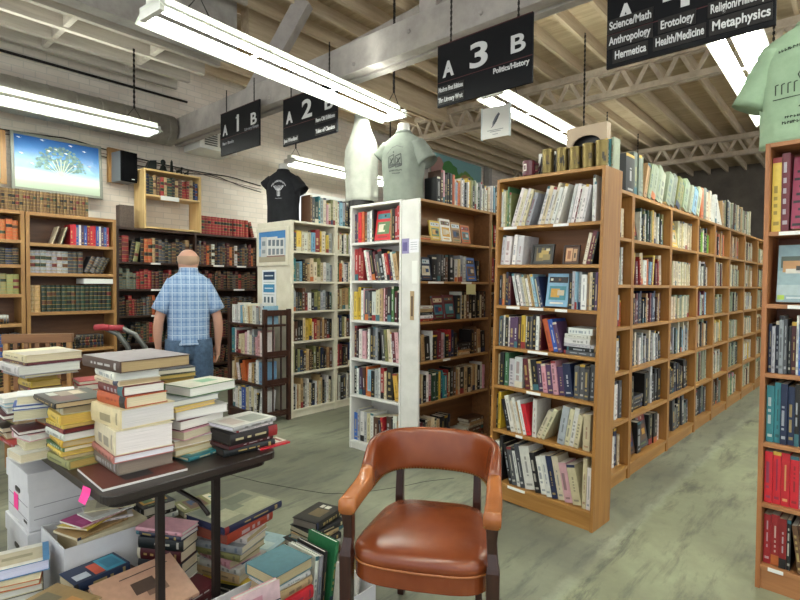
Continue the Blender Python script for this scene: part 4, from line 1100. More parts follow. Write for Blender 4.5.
f = framed('framed_poster', 'brown framed poster with a pale text strip, cut off by the left edge', 'poster', frame(.80, 6.85, 2.50, 0), .66, .58, .05, 'tan', ('#8a8272', [(.80, .02, .94, .98, '#d8d4c6')] + [(.835, .06 + .075 * k, .905, .10 + .075 * k, '#7d786c') for k in range(12)]), tilt=-4)
# loudspeaker on a board
sp_ = thing('loudspeaker', 'black loudspeaker on the brick wall left of the pine shelf unit', 'loudspeaker', frame(2.545, 6.70, 2.69, 8))
MB().box((0, 0, 0), (.20, .2, .36)).build('speaker_box', plain('grey_speaker_side', '#6f7378', .5), sp_, bevel=.004)
sg_ = MB().box((-.002, -.022, -.002), (.202, -.001, .362)).build('speaker_grille', 'speaker', sp_, bevel=.006)
MB().box((.13, -.0235, .03), (.165, -.0222, .038)).build('badge', 'white', sg_)
MB().box((-.03, .2, .0), (.16, .25, .42)).build('mounting_board', 'tan', sp_)
box_thing('cloth_box', 'brown cloth covered box standing left of the pine unit', 'box', (0, 0, 0), (.165, .12, .27), dirty('brown_cloth', '#4d4038', '#62534a', 40.), frame(2.535, 6.70, 2.132, 0))
zp = 2.8775
def bronze(name, label, cat, x): return thing(name, label, cat, frame(2.79 + x, 6.74, zp, 0), None)
MAT['bronze'] = plain('dark_bronze', '#1d2320', .35, .5)
s_ = bronze('bookend', 'dark green bookend block, leftmost piece on top of the pine unit', 'ornament', .13)
MB().loft([[(-.07, -.04, 0), (.06, -.04, 0), (.06, .04, 0), (-.07, .04, 0)], [(-.02, -.04, .12), (.06, -.04, .135), (.06, .04, .135), (-.02, .04, .12)]]).build('bookend_block', 'bronze', s_, bevel=.004)
s_ = bronze('figurine', 'dark seated bust figurine second from left on top of the pine unit', 'ornament', .29)
m = MB(); m.loft([[(.055 * k * math.cos(2 * PI * q / 14), .04 * k * math.sin(2 * PI * q / 14), z) for q in range(14)] for z, k in ((0, 1.), (.03, 1.), (.05, .75), (.08, .6), (.095, .3), (.105, .45), (.13, .62), (.155, .5), (.168, .2))]); m.build('figurine_body', 'bronze', s_, smooth=True)
s_ = bronze('obelisk', 'thin dark upright ornament on top of the pine unit', 'ornament', .40)
MB().loft([[(-.02 * k, -.02 * k, z), (.02 * k, -.02 * k, z), (.02 * k, .02 * k, z), (-.02 * k, .02 * k, z)] for z, k in ((0, 1.3), (.02, 1.3), (.021, .8), (.16, .5), (.185, .05))]).build('obelisk_body', 'bronze', s_)
for i, (xx, sc_) in enumerate(((.505, 1.), (.60, .75))):
    s_ = bronze('dog_figurine', ['dark dog figurine beside the thin ornament on the pine unit', 'smaller dark dog figurine, rightmost piece on the pine unit'][i], 'ornament', xx)
    m = MB()
    m.tube([(-.035 * sc_, 0, .045 * sc_), (0, 0, .06 * sc_), (.03 * sc_, 0, .075 * sc_)], [.016 * sc_, .018 * sc_, .014 * sc_], 10)
    m.tube([(.026 * sc_, 0, .075 * sc_), (.03 * sc_, 0, .105 * sc_), (.052 * sc_, 0, .105 * sc_)], [.012 * sc_, .014 * sc_, .007 * sc_], 10)
    for lx, ly in ((-.034, -.01), (-.034, .01), (.026, -.01), (.026, .01)): m.tube([(lx * sc_, ly * sc_, 0), (lx * sc_, ly * sc_, .06 * sc_)], .007 * sc_, 6)
    m.tube([(-.04 * sc_, 0, .05 * sc_), (-.06 * sc_, 0, .08 * sc_)], .004 * sc_, 5)
    m.build('dog_body', 'bronze', s_, smooth=True)
# duct, register and cables
du = thing('ceiling_duct', None, None, kind='structure')
m = MB(); m.loft([[(x, 6.72 + .19 * math.cos(2 * PI * k / 24), 3.42 + .19 * math.sin(2 * PI * k / 24)) for k in range(24)] for x in (-3, 3.18)]); m.build('round_duct', 'duct', du, smooth=True)
m = MB(); x = -2.9
while x < 3.1: m.loft([[(x + e, 6.72 + .194 * math.cos(2 * PI * k / 24), 3.42 + .194 * math.sin(2 * PI * k / 24)) for k in range(24)] for e in (0, .012)]); x += .26
tag(m.build('duct_seam', 'duct', du), kind='stuff')
MB().box((3.46, 6.5, 3.24), (4.0, 6.95, 3.52)).build('register_box', 'white', du, bevel=.004)
m = MB()
for k in range(6): m.box((3.52, 6.492, 3.29 + .03 * k), (3.70, 6.4995, 3.308 + .03 * k))
for k in range(12): m.box((3.74 + .018 * k, 6.492, 3.29), (3.748 + .018 * k, 6.4995, 3.46))
m.build('register_grille', 'metal_grey', du)
for i, (dz, sag, mt, lb) in enumerate(((.0, .05, 'chain', 'black cable sagging along the top of the left wall, the upper one'), (-.03, .11, 'chain', 'black cable sagging below the first along the left wall'), (-.06, .03, 'redline', 'thin red cable along the top of the left wall'))):
    pts = [(x, WY - .03 - .01 * i, 3.14 + dz - sag * abs(math.sin((x + .3 * i) * 1.5)) ** .8 - .05 * max(0, x - 2)) for x in [.2 + .14 * k for k in range(33)]]
    tag(MB().tube(pts, .008 - .002 * i, 6).build('wall_cable', mt, None, smooth=True), lb, 'cable')
tag(MB().tube([(-1 + .5 * k, WY - .05, 3.93 - .0 * k) for k in range(10)], .016, 8).build('conduit_pipe', 'chain', None, smooth=True), 'dark conduit pipe along the left wall under the joists', 'pipe')
# wall map and yellow poster in the far left corner
def wallmap():
    o = thing('wall_map', 'large coloured wall map behind the brown bookcase', 'map', frame(8.95, WY - .03, 2.6, 0))
    m = MB(); W, H_ = 2.0, 1.75
    m.box((0, 0, 0), (W, .01, H_), lin('#7fa9ab')); r = random.Random(12)
    def blob(cx, cz, rx, rz, c, k, n=22):
        m.add([(min(W, max(0, cx + rx * math.cos(2 * PI * j / n) * (1 + .3 * noise.noise(Vector((cx * 5 + math.cos(j) * 2, j * .9, k)))))), -.0006 * (k + 1), min(H_, max(0, cz + rz * math.sin(2 * PI * j / n) * (1 + .3 * noise.noise(Vector((j * .8, cz * 4, k))))))) for j in range(n)], [tuple(range(n))], lin(c))
    blob(.25, 1.0, .34, .7, '#b58d86', 0); blob(.7, 1.4, .3, .25, '#4f8a4a', 1); blob(.55, 1.1, .14, .22, '#4f8a4a', 2); blob(1.35, 1.30, .36, .22, '#6f9a4f', 1); blob(1.35, 1.30, .27, .14, '#b08a5a', 3)
    blob(.95, .38, .42, .42, '#5d9140', 1); blob(.9, .50, .26, .3, '#8a7a48', 4); blob(1.0, .30, .30, .24, '#4a8a3a', 5); blob(.2, .2, .2, .2, '#b98f88', 2)
    m.build('map_sheet', 'print', o, color=True)
wallmap()
m = MB(); m.box((0, 0, 0), (2.6, .01, 1.3), lin('#8f7f66')); r = random.Random(14)
for k in range(60):
    x, z = r.uniform(.2, 2.4), r.uniform(.1, 1.1); s = r.uniform(.05, .16)
    m.add([(x + s * math.cos(j * PI / 3), -.0003 * (k % 20 + 1), z + s * .7 * math.sin(j * PI / 3)) for j in range(6)], [tuple(range(6))], lin(r.choice(['#a8852f', '#b8963c', '#8f7340', '#c0a050'])))
tag(m.build('wall_poster', 'print', None, M=frame(11.5, WY - .03, 2.5, 0), color=True), 'mottled yellow poster right of the wall map', 'poster')

# ================================================================== folding table and its piles
tb = thing('folding_table', 'dark folding table heaped with books in front of the person', 'table')
TXa, TXb, TYa, TYb, TZ = .64, 1.32, 1.825, 3.67, .74
m = MB(); cr = .05
def rrect(xa, xb, ya, yb, r, z, n=5):
    p = []
    for cx, cy, a0 in ((xb - r, yb - r, 0), (xa + r, yb - r, 90), (xa + r, ya + r, 180), (xb - r, ya + r, 270)):
        for k in range(n + 1): a = R(a0 + 90 * k / n); p.append((cx + r * math.cos(a), cy + r * math.sin(a), z))
    return p
m.loft([rrect(TXa, TXb, TYa, TYb, cr, TZ - .03), rrect(TXa, TXb, TYa, TYb, cr, TZ)]); m.build('tabletop', 'tabletop', tb, bevel=.003)
m = MB(); m.loft([rrect(TXa + .03, TXb - .03, TYa + .03, TYb - .03, cr, TZ - .055), rrect(TXa + .03, TXb - .03, TYa + .03, TYb - .03, cr, TZ - .0301)]); m.build('apron', 'metal_dark', tb)
for yy in (1.975, 3.45):
    for xx in (.882, 1.112): MB().box((xx - .014, yy - .014, 0), (xx + .014, yy + .014, TZ - .055)).build('leg', 'metal_dark', tb, bevel=.002)
    MB().box((.896, yy - .012, .075), (1.098, yy + .012, .10)).build('cross_bar', 'metal_dark', tb)
    s = 1 if yy < 2.5 else -1
    m = MB(); m.tube([(1.08, yy, .50), (1.07, yy + s * .06, .54), (1.0, yy + s * .28, .60), (.97, yy + s * .36, .68)], .009, 8); m.build('folding_brace', 'metal_dark', tb, smooth=True)

ART = {}
def stack(x, y, z, items, where, name='hardback_book', yaw=0, seed=0, group=None, page=None):
    """flat books from the bottom up: (length, width, thickness, colour, spine bearing, dx, dy[, art])"""
    r = random.Random(500 + seed); n = len(items)
    for i, it in enumerate(items):
        h, d, t, c, ang, dx, dy = it[:7]; art = it[7] if len(it) > 7 else (rand_art(r) if r.random() < .6 else None)
        pc = it[8] if len(it) > 8 else page
        Mx = T(x + dx + r.uniform(-.004, .004), y + dy + r.uniform(-.004, .004), z + .0006) @ Rz(ang + yaw + r.uniform(-5, 5)) @ T(h / 2, -d / 2, 0) @ Ry(-90)
        k = n - i
        pos = 'top' if k == 1 else ('bottom' if i == 0 and n > 1 else f'{ORD[k]} from top')
        cn = it[9] if len(it) > 9 else (PAL[c][0] if len(c) == 1 else 'pale')
        add_book(Mx, t, h, d, c, 'hard' if t > .014 else 'paper', name, f"{cn} {'book' if name == 'hardback_book' else 'booklet'}, {pos} of the {where}" if n > 1 else f"{cn} book, {where}", group or f'books in the {where}', True, art, r, pc)
        z += t + .0012
    return z

WP, CP, TP, YP = '#dedbd4', '#d3c7a8', '#b5a27c', '#c9a95e'
B1 = [(.05, .05, .95, .95, '#8d8389')]
# board-like book at the front corner and the big central pile on it
z0 = stack(.805, 2.03, TZ, [(.29, .29, .010, '#5a2a20', 180, 0, 0, [(.55, .28, .9, .62, '#1d1f24')], WP, 'red-brown')], 'lying open beneath the big central table pile', seed=1)
z1 = stack(.835, 2.105, z0, [
    (.25, .20, .046, '#7a7066', -90, .005, 0, None, '#85766a', 'grey-brown'), (.26, .215, .026, '#b07068', -90, 0, -.005, [(.1, .1, .9, .9, '#a8948c'), (.3, .3, .8, .6, '#7a4a48')], '#e6e4e6', 'rose'),
    (.245, .205, .088, '#d8cdb0', -90, 0, -.01, None, '#dfdcd8', 'thick cream'), (.24, .205, .072, '#d9c9a0', -90, .008, 0, None, '#d9d6d2', 'cream gold-stamped'),
    (.22, .16, .042, '#b8562e', -90, .0, -.01, [(.1, .1, .9, .9, '#d2c6b0')], CP, 'rust'), (.215, .155, .036, '#6e2320', -90, -.005, 0, None, WP, 'dark red'),
    (.21, .155, .020, '#d0bda0', -90, -.01, 0, None, TP, 'buff'), (.215, .16, .030, 'w', -90, -.01, 0, None, WP, 'slim white'),
    (.31, .27, .042, '#4a352b', -90, .035, .03, [(0, 0, 1, 1, '#8f878b'), (.04, .04, .96, .96, '#948b90')], '#a68f68', 'large brown')], 'big central table pile', seed=2)
stack(1.10, 2.42, TZ, [(.24, .18, .04, 'r', 180, 0, 0), (.24, .18, .05, 't', 180, .01, 0), (.23, .17, .04, 'a', 180, 0, .01), (.24, .17, .05, 'c', 180, 0, 0), (.23, .17, .04, 'w', 180, -.01, 0), (.24, .17, .022, 'k', 190, .01, 0), (.24, .17, .02, 't', 180, 0, .01, None, YP), (.24, .18, .02, 'f', 175, 0, 0, None, YP), (.23, .17, .024, 'k', 180, 0, 0),
                          (.16, .12, .012, 'i', 180, -.05, .08)], 'dark table pile behind the central one', seed=3)
# right pile of pale books
stack(1.07, 2.115, TZ, [(.17, .13, .016, 'e', 0, -.005, -.07, [(.1, .1, .9, .9, '#3d8a8c'), (.2, .3, .5, .8, '#c9c2a8')], CP), (.22, .17, .026, 't', 180, -.01, -.01, None, CP), (.22, .17, .030, 'w', 175, .01, 0, None, CP), (.21, .17, .036, 'i', 185, 0, 0, None, CP), (.22, .17, .040, 'm', 180, .01, .01, None, WP),
                          (.23, .17, .036, 'w', 172, .015, 0, None, WP), (.20, .15, .018, 'y', 185, -.022, 0, None, '#c8b27e'), (.22, .16, .024, 's', 178, -.012, .01, None, WP), (.24, .17, .040, 'g', 180, .07, .04, [(0, 0, 1, 1, '#d6d2c2'), (.25, .45, .65, .8, '#7fae8c')], WP)], 'pale pile right of the central pile', seed=4, yaw=7)
# right end pile: black books under grey ones
stack(1.238, 1.985, TZ, [(.235, .17, .030, 'k', -2, 0, 0, None, '#3a332e'), (.22, .17, .014, 'm', 0, -.005, 0, None, '#4a2f2f'), (.23, .18, .046, 'k', 0, .005, 0, None, '#2c2826'), (.19, .15, .010, 'w', 4, .01, -.005, None, WP),
                           (.225, .175, .018, 's', 4, 0, 0, [(0, 0, 1, 1, '#c9c7c0'), (.1, .1, .7, .55, '#8d9088'), (.2, .6, .8, .9, '#b8a9a0')], '#dcdce4')], 'black and grey pile at table end', seed=5)
stack(1.358, 1.93, TZ, [(.15, .105, .007, 'x', 0, -.02, 0, [(0, .0, .25, 1, '#b32b2e'), (.25, 0, 1, 1, '#dcd6ca'), (.35, .1, .9, .2, '#8d3a3a'), (.4, .3, .85, .36, '#6a6a6a'), (.5, .5, .8, .9, '#c4b8a8')], WP, 'red and white')], 'thin, jutting past the right end of the table', seed=6)
# yellow pile with a dark picture book on top
stack(.705, 2.335, TZ, [(.20, .145, .032, 'f', -90, .01, -.02, None, YP), (.19, .14, .012, 't', -90, .01, 0, None, TP), (.19, .14, .016, 'y', -90, 0, 0, None, YP), (.19, .14, .014, 'g', -90, 0, 0, None, CP), (.19, .14, .024, 'y', -90, .005, 0, None, TP), (.19, .14, .026, 'w', -90, 0, 0, None, WP), (.19, .14, .018, 'm', -90, 0, 0, None, '#6a2320'), (.18, .14, .014, 'y', -90, 0, 0, None, YP),
                         (.19, .14, .036, 'y', -90, .005, 0, None, '#c9a24e'), (.20, .16, .030, 'c', -90, .02, .01, None, TP), (.26, .19, .022, 'k', -88, .0, .02, [(.04, .04, .96, .96, '#3a3a34'), (.1, .1, .5, .6, '#5a2e2c'), (.3, .5, .8, .9, '#8a7a68'), (.55, .55, .75, .85, '#c9b8a0'), (.15, .62, .3, .9, '#b8b8b0'), (.7, .1, .9, .4, '#2c3a2c')], TP)], 'yellow table pile', seed=7)
stack(.665, 2.55, TZ, [(.21, .14, .036, 'w', 185, -.02, -.05, None, CP), (.21, .14, .034, 'c', 180, .01, -.02, None, CP), (.20, .14, .030, 'i', 190, 0, -.02, None, WP), (.21, .14, .016, 'm', 175, -.01, -.03, None, WP), (.17, .13, .030, 'o', 180, .06, -.02, None, TP), (.20, .14, .042, 'w', 165, -.01, 0, None, CP), (.20, .14, .016, 'u', 165, -.01, 0, None, WP), (.20, .14, .036, 'w', 165, 0, 0, None, CP)], 'white and blue pile at table edge', seed=8)
stack(.86, 3.38, TZ, [(.20, .15, .034, 'b', -90, -.02, 0, None, TP), (.20, .15, .03, 't', -90, 0, 0, None, TP), (.20, .15, .04, 'b', -90, -.02, .01, None, TP), (.20, .15, .036, 'm', -90, 0, 0, None, TP), (.19, .14, .034, 'y', -90, .0, 0, None, YP), (.19, .14, .03, 'y', -90, -.01, 0, None, YP), (.30, .26, .016, 's', -80, .0, 0, None, CP), (.32, .29, .046, 'w', -86, 0, 0, None, WP), (.31, .27, .014, 'm', -80, .01, 0, None, '#6a3a40'),
                         (.32, .27, .038, 'c', -84, .01, 0, [(0, 0, 1, 1, '#c9c2b4'), (.0, .6, 1, 1, '#e2d9b8'), (0, 0, 1, .6, '#bdb3a8')], CP)], 'back left pile of large white books', seed=9)
stack(.69, 2.86, TZ, [(.20, .15, .014, 'r', -90, -.04, -.08, None, WP), (.21, .15, .03, 't', 180, .0, 0, None, CP), (.20, .15, .024, 'k', 185, -.03, 0, None, CP), (.20, .15, .03, 'f', 180, .02, 0, None, TP), (.20, .15, .02, 'm', 175, -.02, 0, None, WP), (.20, .15, .03, 's', 180, 0, .01, None, WP), (.20, .14, .018, 'l', 180, -.02, 0, None, WP), (.20, .14, .022, 'w', 180, -.02, 0, None, WP)], 'mixed pile at left table edge', seed=10)
for i, (xx, yy, pal) in enumerate(((1.14, 2.85, 'tcwbk'), (1.12, 3.3, 'wctmr'))):
    rr2 = random.Random(70 + i)
    stack(xx, yy, TZ, [(.22, .16, rr2.uniform(.02, .045), rr2.choice(pal), 180 + rr2.uniform(-8, 8), 0, 0) for _ in range(5)], ['low pile mid right of the table', 'low pile farther back on the table'][i], seed=20 + i)

# pink note hanging off the table edge
m = MB(); m.loft([[(0, 0, 0), (0, .055, 0)], [(-.004, 0, -.02), (-.004, .055, -.02)], [(-.02, 0, -.05), (-.016, .055, -.05)]], False, False)
tag(m.build('hanging_note', 'pinknote', None, M=frame(.638, 1.95, .742, 8)), 'bright pink sticky note hanging from the front corner of the table', 'note')

# ================================================================== boxes beside and under the table
def carton(name, label, M, W, D, H, lid=True, note=False):
    u = thing(name, label, 'box', M)
    if lid:
        MB().box((0, 0, 0), (W, D, H - .08)).build('box_body', 'card', u, bevel=.002)
        MB().box((-.006, -.006, H - .085), (W + .006, D + .006, H)).build('lid', 'card', u, bevel=.003)
        m = MB()
        for z in (.05, .11): m.box((.02, -.0012, z), (W - .02, 0.0005, z + .003)); m.box((-.0012, .02, z), (.0005, D - .02, z + .003))
        m.build('printed_line', plain('grey_print_line', '#8c8c92', .7), u)
        m = MB(); m.lathe([(.012, 0), (.012, .002)], 12, M=T(-.0005, D * .5 - .03, H - .115) @ Ry(-90)); m.lathe([(.012, 0), (.012, .002)], 12, M=T(-.0005, D * .5 + .03, H - .115) @ Ry(-90))
        m.box((-.0026, D * .5 - .03, H - .127), (-.0004, D * .5 + .03, H - .103)); m.build('hand_hole', 'black', u)
        if note: MB().box((-.0035, D * .5 - .01, .055), (-.002, D * .5 + .06, .13)).build('sticky_note', 'pinknote', u)
        MB().box((-.0015, .03, .03), (-.0002, .08, .042)).build('printed_mark', 'black', u)
    else:
        w = .005
        m = MB(); m.box((0, 0, 0), (W, D, .006)).box((0, 0, .006), (W, w, H)).box((0, D - w, .006), (W, D, H)).box((0, w, .006), (w, D - w, H)).box((W - w, w, .006), (W, D - w, H))
        m.build('box_wall', 'card', u)
    return u
carton('storage_box', 'closed white storage box with a pink note under the left side of the table', frame(.665, 2.82, .302, 0), .38, .36, .27, True, True)
carton('storage_box', 'closed white storage box on the floor beneath the one with a pink note', frame(.66, 2.81, 0, 0), .40, .38, .30, True)
carton('open_box', 'open white box of leaflets on the floor below the table', frame(.705, 2.475, 0, 0), .36, .32, .325, False)
z = stack(.90, 2.62, .008, [(.30, .24, .328, 'c', 0, 0, 0, None, TP, 'thick tan')], 'block of paper inside the open leaflet box', seed=30)
z = stack(.89, 2.62, z, [(.24, .17, .012, 't', 10, -.04, -.02, None, CP), (.22, .16, .010, 'w', -20, .03, .02, [(.1, .1, .9, .9, '#c9b08a')], WP), (.22, .15, .008, 'y', 30, -.03, 0, None, CP), (.22, .15, .008, 'i', 20, -.02, 0, [(0, 0, 1, 1, '#b0407c'), (.1, .6, .5, .9, '#c65a92')], WP), (.20, .14, .006, 'w', -10, .05, .02, [(.1, .1, .5, .9, '#b04a80'), (.6, .2, .9, .8, '#8d9a90')], WP),
                            (.19, .13, .006, 'w', 8, .02, -.02, [(.1, .15, .9, .3, '#7a3a3a'), (.2, .5, .8, .9, '#c9c2b0')], WP), (.21, .14, .006, 'c', -25, .06, .03, [(.2, .2, .8, .8, '#b0a68a'), (.3, .3, .6, .6, '#a0403a')], CP)], 'leaflet heap in the open box', 'paper_booklet', seed=31)

# ================================================================== piles on the floor
stack(.56, 2.58, 0, [(.24, .18, .05, 'k', -100, 0, 0), (.25, .18, .04, 'a', -95, 0, .01), (.24, .17, .045, 't', -100, .01, 0), (.24, .18, .04, 's', -100, 0, 0, None, WP), (.24, .18, .03, 'k', -100, 0, 0, None, WP), (.26, .19, .028, 'c', -105, 0, .01, None, WP), (.25, .19, .022, 'o', -105, 0, 0, [(0, 0, 1, 1, '#c6b893')], CP),
                       (.23, .18, .044, '#3f78a8', 165, 0, .01, [(0, 0, 1, 1, '#dcd9d0'), (0, .0, 1, .1, '#4f86b4'), (0, .9, 1, 1, '#4f86b4'), (.2, .1, .85, .9, '#b9ad92'), (.45, .3, .6, .75, '#8d8468')], '#c9cfe6', 'blue and white')], 'blue-topped floor pile at the left edge', seed=40)
stack(.60, 2.22, 0, [(.24, .17, .05, 'b', -90, 0, 0), (.24, .17, .05, 'k', -95, 0, 0), (.23, .17, .04, 'c', -90, 0, 0), (.24, .17, .05, 'a', -95, 0, .01), (.25, .18, .03, 'b', -75, 0, 0, None, CP), (.25, .19, .026, '#9a7f56', -70, 0, 0, [(.3, .2, .8, .45, '#c08a50'), (.4, .55, .7, .9, '#6f6650'), (.05, .05, .95, .1, '#8a7148')], CP, 'light brown')], 'brown-topped floor pile at bottom left', seed=41)
z = stack(.805, 2.38, 0, [(.25, .16, .05, 'k', 0, 0, 0), (.24, .16, .045, 'w', 0, 0, 0), (.25, .16, .05, 't', 0, .01, 0), (.25, .16, .03, 'c', 5, 0, 0), (.26, .16, .026, 'b', 8, 0, .0, [(.1, .1, .9, .9, '#4a3b30'), (.3, .2, .7, .5, '#b0a088'), (.4, .6, .8, .9, '#8d7a68')], CP),
                             (.22, .14, .040, '#22304d', 8, -.01, 0, [(.05, .05, .95, .42, '#3f9ab4'), (.1, .42, .8, .60, '#d2583c'), (.15, .66, .5, .92, '#c9cfd6'), (.2, .1, .8, .36, '#2f7f9c')], '#c9b896', 'navy and teal')], 'navy-topped floor pile below the table', seed=42)
z = stack(.825, 2.145, 0, [(.27, .20, .05, 'a', -90, 0, 0), (.26, .2, .05, 'd', -90, 0, 0), (.27, .20, .045, 'k', -90, 0, 0)], 'low floor pile by the table legs', seed=43)
add_book(frame(.893, 2.01, z + .006, 3) @ Rx(21) @ T(.165, 0, 0) @ Ry(-90), .020, .33, .25, '#b9917a', 'hard', 'art_book', 'large salmon-covered art book tilted against the navy-topped pile', None, True, [(0, 0, 1, 1, '#b9917a'), (.35, .25, .62, .5, '#7d5f50'), (.45, .35, .7, .62, '#54433a'), (.84, .1, .86, .7, '#4a3a32')], random.Random(3), CP)
stack(1.062, 2.103, 0, [(.19, .12, .04, 'k', 12, 0, 0), (.19, .12, .04, 'm', 12, 0, 0), (.19, .12, .04, 'm', 12, 0, 0), (.19, .12, .03, '#5a1d24', 12, .0, 0, [(0, 0, 1, 1, '#5c1e26')], CP, 'plain maroon')], 'maroon-topped pile between the near legs', seed=44)
z = stack(1.345, 2.25, 0, [(.26, .19, .04, 'k', -70, .02, 0), (.27, .20, .02, 'y', -60, .03, -.02, None, '#d6b93a'), (.25, .18, .04, 't', -75, .0, 0), (.26, .19, .03, 'w', -70, .01, 0), (.24, .18, .035, 'i', -80, 0, .01), (.26, .19, .03, 'f', -75, 0, 0, None, CP), (.26, .20, .036, 's', -65, .0, 0), (.25, .18, .028, 'w', -70, .02, 0, None, TP)], 'tall floor pile beyond the table legs', seed=45)
z = stack(1.365, 2.25, z, [(.30, .22, .046, '#a03a24', 10, .0, 0, [(0, 0, 1, 1, '#2a201c')], '#8d4a38', 'rust red')], 'near the top of the tall floor pile', seed=46)
stack(1.385, 2.27, z, [(.36, .27, .034, '#23284a', 12, .0, 0, [(0, 0, 1, 1, '#8a8a74'), (.05, .05, .5, .6, '#a3a184'), (.4, .4, .95, .95, '#757a68'), (.2, .6, .6, .9, '#b0ad90'), (.6, .1, .9, .5, '#6a6f5e')], '#2a2f50', 'large map-covered')], 'lying on the rust red book beyond the table legs', seed=47)
stack(1.085, 2.345, 0, [(.22, .12, .05, 'b', -60, 0, 0), (.22, .12, .05, 'k', -62, 0, 0), (.22, .12, .05, 'w', -60, 0, 0), (.22, .12, .05, 'a', -62, 0, 0), (.22, .12, .05, 'm', -60, 0, 0), (.22, .12, .05, 'k', -60, 0, 0), (.24, .12, .022, 'n', -62, 0, 0, None, WP), (.24, .12, .018, 'i', -60, 0, 0, None, WP)], 'slanted dark floor pile between table legs', seed=48)
for i, (xx, yy, pal, n_) in enumerate(((1.10, 2.76, 'ktwba', 8), (1.47, 2.78, 'wtkcf', 6), (1.24, 3.15, 'tkwc', 3), (.40, 3.08, 'dsklw', 9), (.35, 2.83, 'slkw', 6))):
    rr2 = random.Random(90 + i)
    stack(xx + (.12 if i == 0 else 0), yy + (.1 if i == 0 else 0), 0, [(.24, .17, rr2.uniform(.025, .05), rr2.choice(pal), rr2.choice((0, 180, -90)) + rr2.uniform(-10, 10), rr2.uniform(-.01, .01), 0) for _ in range(n_)],
          ['dark floor pile under mid table', 'pale floor pile behind the tall one', 'floor pile far under the table', 'floor pile at the far left edge', 'lower floor pile at left edge'][i], seed=50 + i)

# box of books in front of the table legs
MF = frame(.985, 1.51, 0, 0)
carton('open_box', 'open white box of books on the floor left of the leather chair', MF, .60, .42, .17, False)
def loose(M, t, h, d, c, label, art=None, page=WP, name='hardback_book', seed=0):
    return add_book(M, t, h, d, c, 'hard' if t > .012 else 'paper', name, label, 'books in the box beside the chair', True, art, random.Random(seed), page)
zz = stack(1.295, 1.79, .008, [(.18, .19, .085, 'b', 0, 0, 0), (.18, .19, .04, 'k', 0, 0, 0), (.18, .19, .05, 'x', 0, .0, -.02, None, CP), (.18, .18, .034, 't', 0, 0, -.01, None, TP), (.18, .18, .022, 'w', 0, 0, 0, None, WP), (.20, .185, .046, '#4e7884', 180, 0, .0, [(0, 0, 1, 1, '#537d88'), (.3, .6, .34, .64, '#46707c')], '#c9b78e', 'teal cloth')], 'pile in the box by the chair', seed=60)
for i, (xx, c, t, h, art) in enumerate(((1.408, 'w', .020, .27, None), (1.432, 's', .022, .26, None), (1.458, 'k', .018, .27, None))):
    loose(T(xx, 1.72, .008) @ Ry(5), t, h, .19, c, ['white board-like book standing right of the teal book', 'pale grey book standing just right of the white one', 'black book standing third right of the teal book'][i], art, seed=61 + i)
loose(T(1.503, 1.72, .010) @ Ry(9), .02, .29, .19, '#2d7448', 'green book standing in the box against the chair', [(0, 0, 1, 1, '#2f6b46'), (.15, .15, .55, .55, '#c9c5b4'), (.3, .6, .8, .9, '#6f7d4a'), (.6, .2, .9, .5, '#d2cbb8')], WP, seed=65)
loose(T(1.50, 1.55, .010) @ Ry(6), .012, .22, .14, 'w', 'thin white booklet in front of the green book', [(.1, .1, .9, .9, '#d9d4c8'), (.3, .3, .7, .5, '#a89a88')], WP, 'paper_booklet', seed=66)
loose(frame(1.0, 1.60, .010, -4) @ Rx(-6) @ Rz(-90), .028, .25, .17, 'n', 'navy blue book with embossed cover standing at the front of the box', [(0, 0, 1, 1, '#1f3a66'), (.1, .06, .9, .94, '#25426f'), (.25, .2, .75, .55, '#3f628c'), (.35, .3, .65, .48, '#56799f')], WP, seed=67)
loose(frame(1.01, 1.665, .010, -3) @ Rx(-6) @ Rz(-90), .026, .29, .19, 'i', 'pink and white book standing behind the navy blue one', [(0, 0, 1, 1, '#d6b8bd'), (.1, .5, .6, .9, '#c48a95'), (.5, .1, .9, .4, '#e2d6d4')], WP, seed=68)
# low piles behind the chair's front leg
z = stack(1.78, 2.17, 0, [(.25, .18, .04, 'b', 0, 0, 0), (.24, .18, .03, 'w', 5, 0, 0), (.25, .18, .03, 'k', 0, 0, 0), (.24, .17, .026, 't', 8, .04, 0), (.24, .17, .03, 'k', 0, .04, 0, None, CP), (.23, .16, .042, 'k', 10, .05, .01, [(.05, .05, .95, .95, '#2c2a28'), (.2, .3, .7, .7, '#6a5a40'), (.3, .1, .5, .25, '#d6d2c6'), (.55, .1, .7, .25, '#c9c5ba')], '#8d8478')], 'black-topped floor pile behind the chair arm', seed=70)
stack(1.57, 2.34, 0, [(.23, .17, .03, 't', -90, 0, 0), (.24, .17, .03, 's', -80, 0, 0), (.24, .18, .034, 'l', -75, .0, 0, [(0, 0, 1, 1, '#9ab4ba'), (.1, .1, .5, .8, '#b9c9c4'), (.4, .5, .9, .9, '#6f8d98')], CP)], 'light blue low floor pile', seed=71)
stack(1.635, 1.985, 0, [(.22, .11, .03, 'k', -60, 0, 0), (.21, .11, .024, 'b', -55, 0, 0, [(.1, .1, .9, .9, '#4a3a30'), (.3, .3, .8, .6, '#8a7a68')], CP)], 'small dark floor pile', seed=72)
stack(1.755, 1.80, 0, [(.24, .17, .04, 'k', 30, 0, 0), (.24, .17, .03, 't', 35, 0, 0, None, CP), (.23, .16, .03, 'k', 33, 0, 0, [(.05, .05, .95, .95, '#6f6030'), (.2, .2, .7, .5, '#3c3428')], CP)], 'floor pile seen beneath the chair', seed=73)

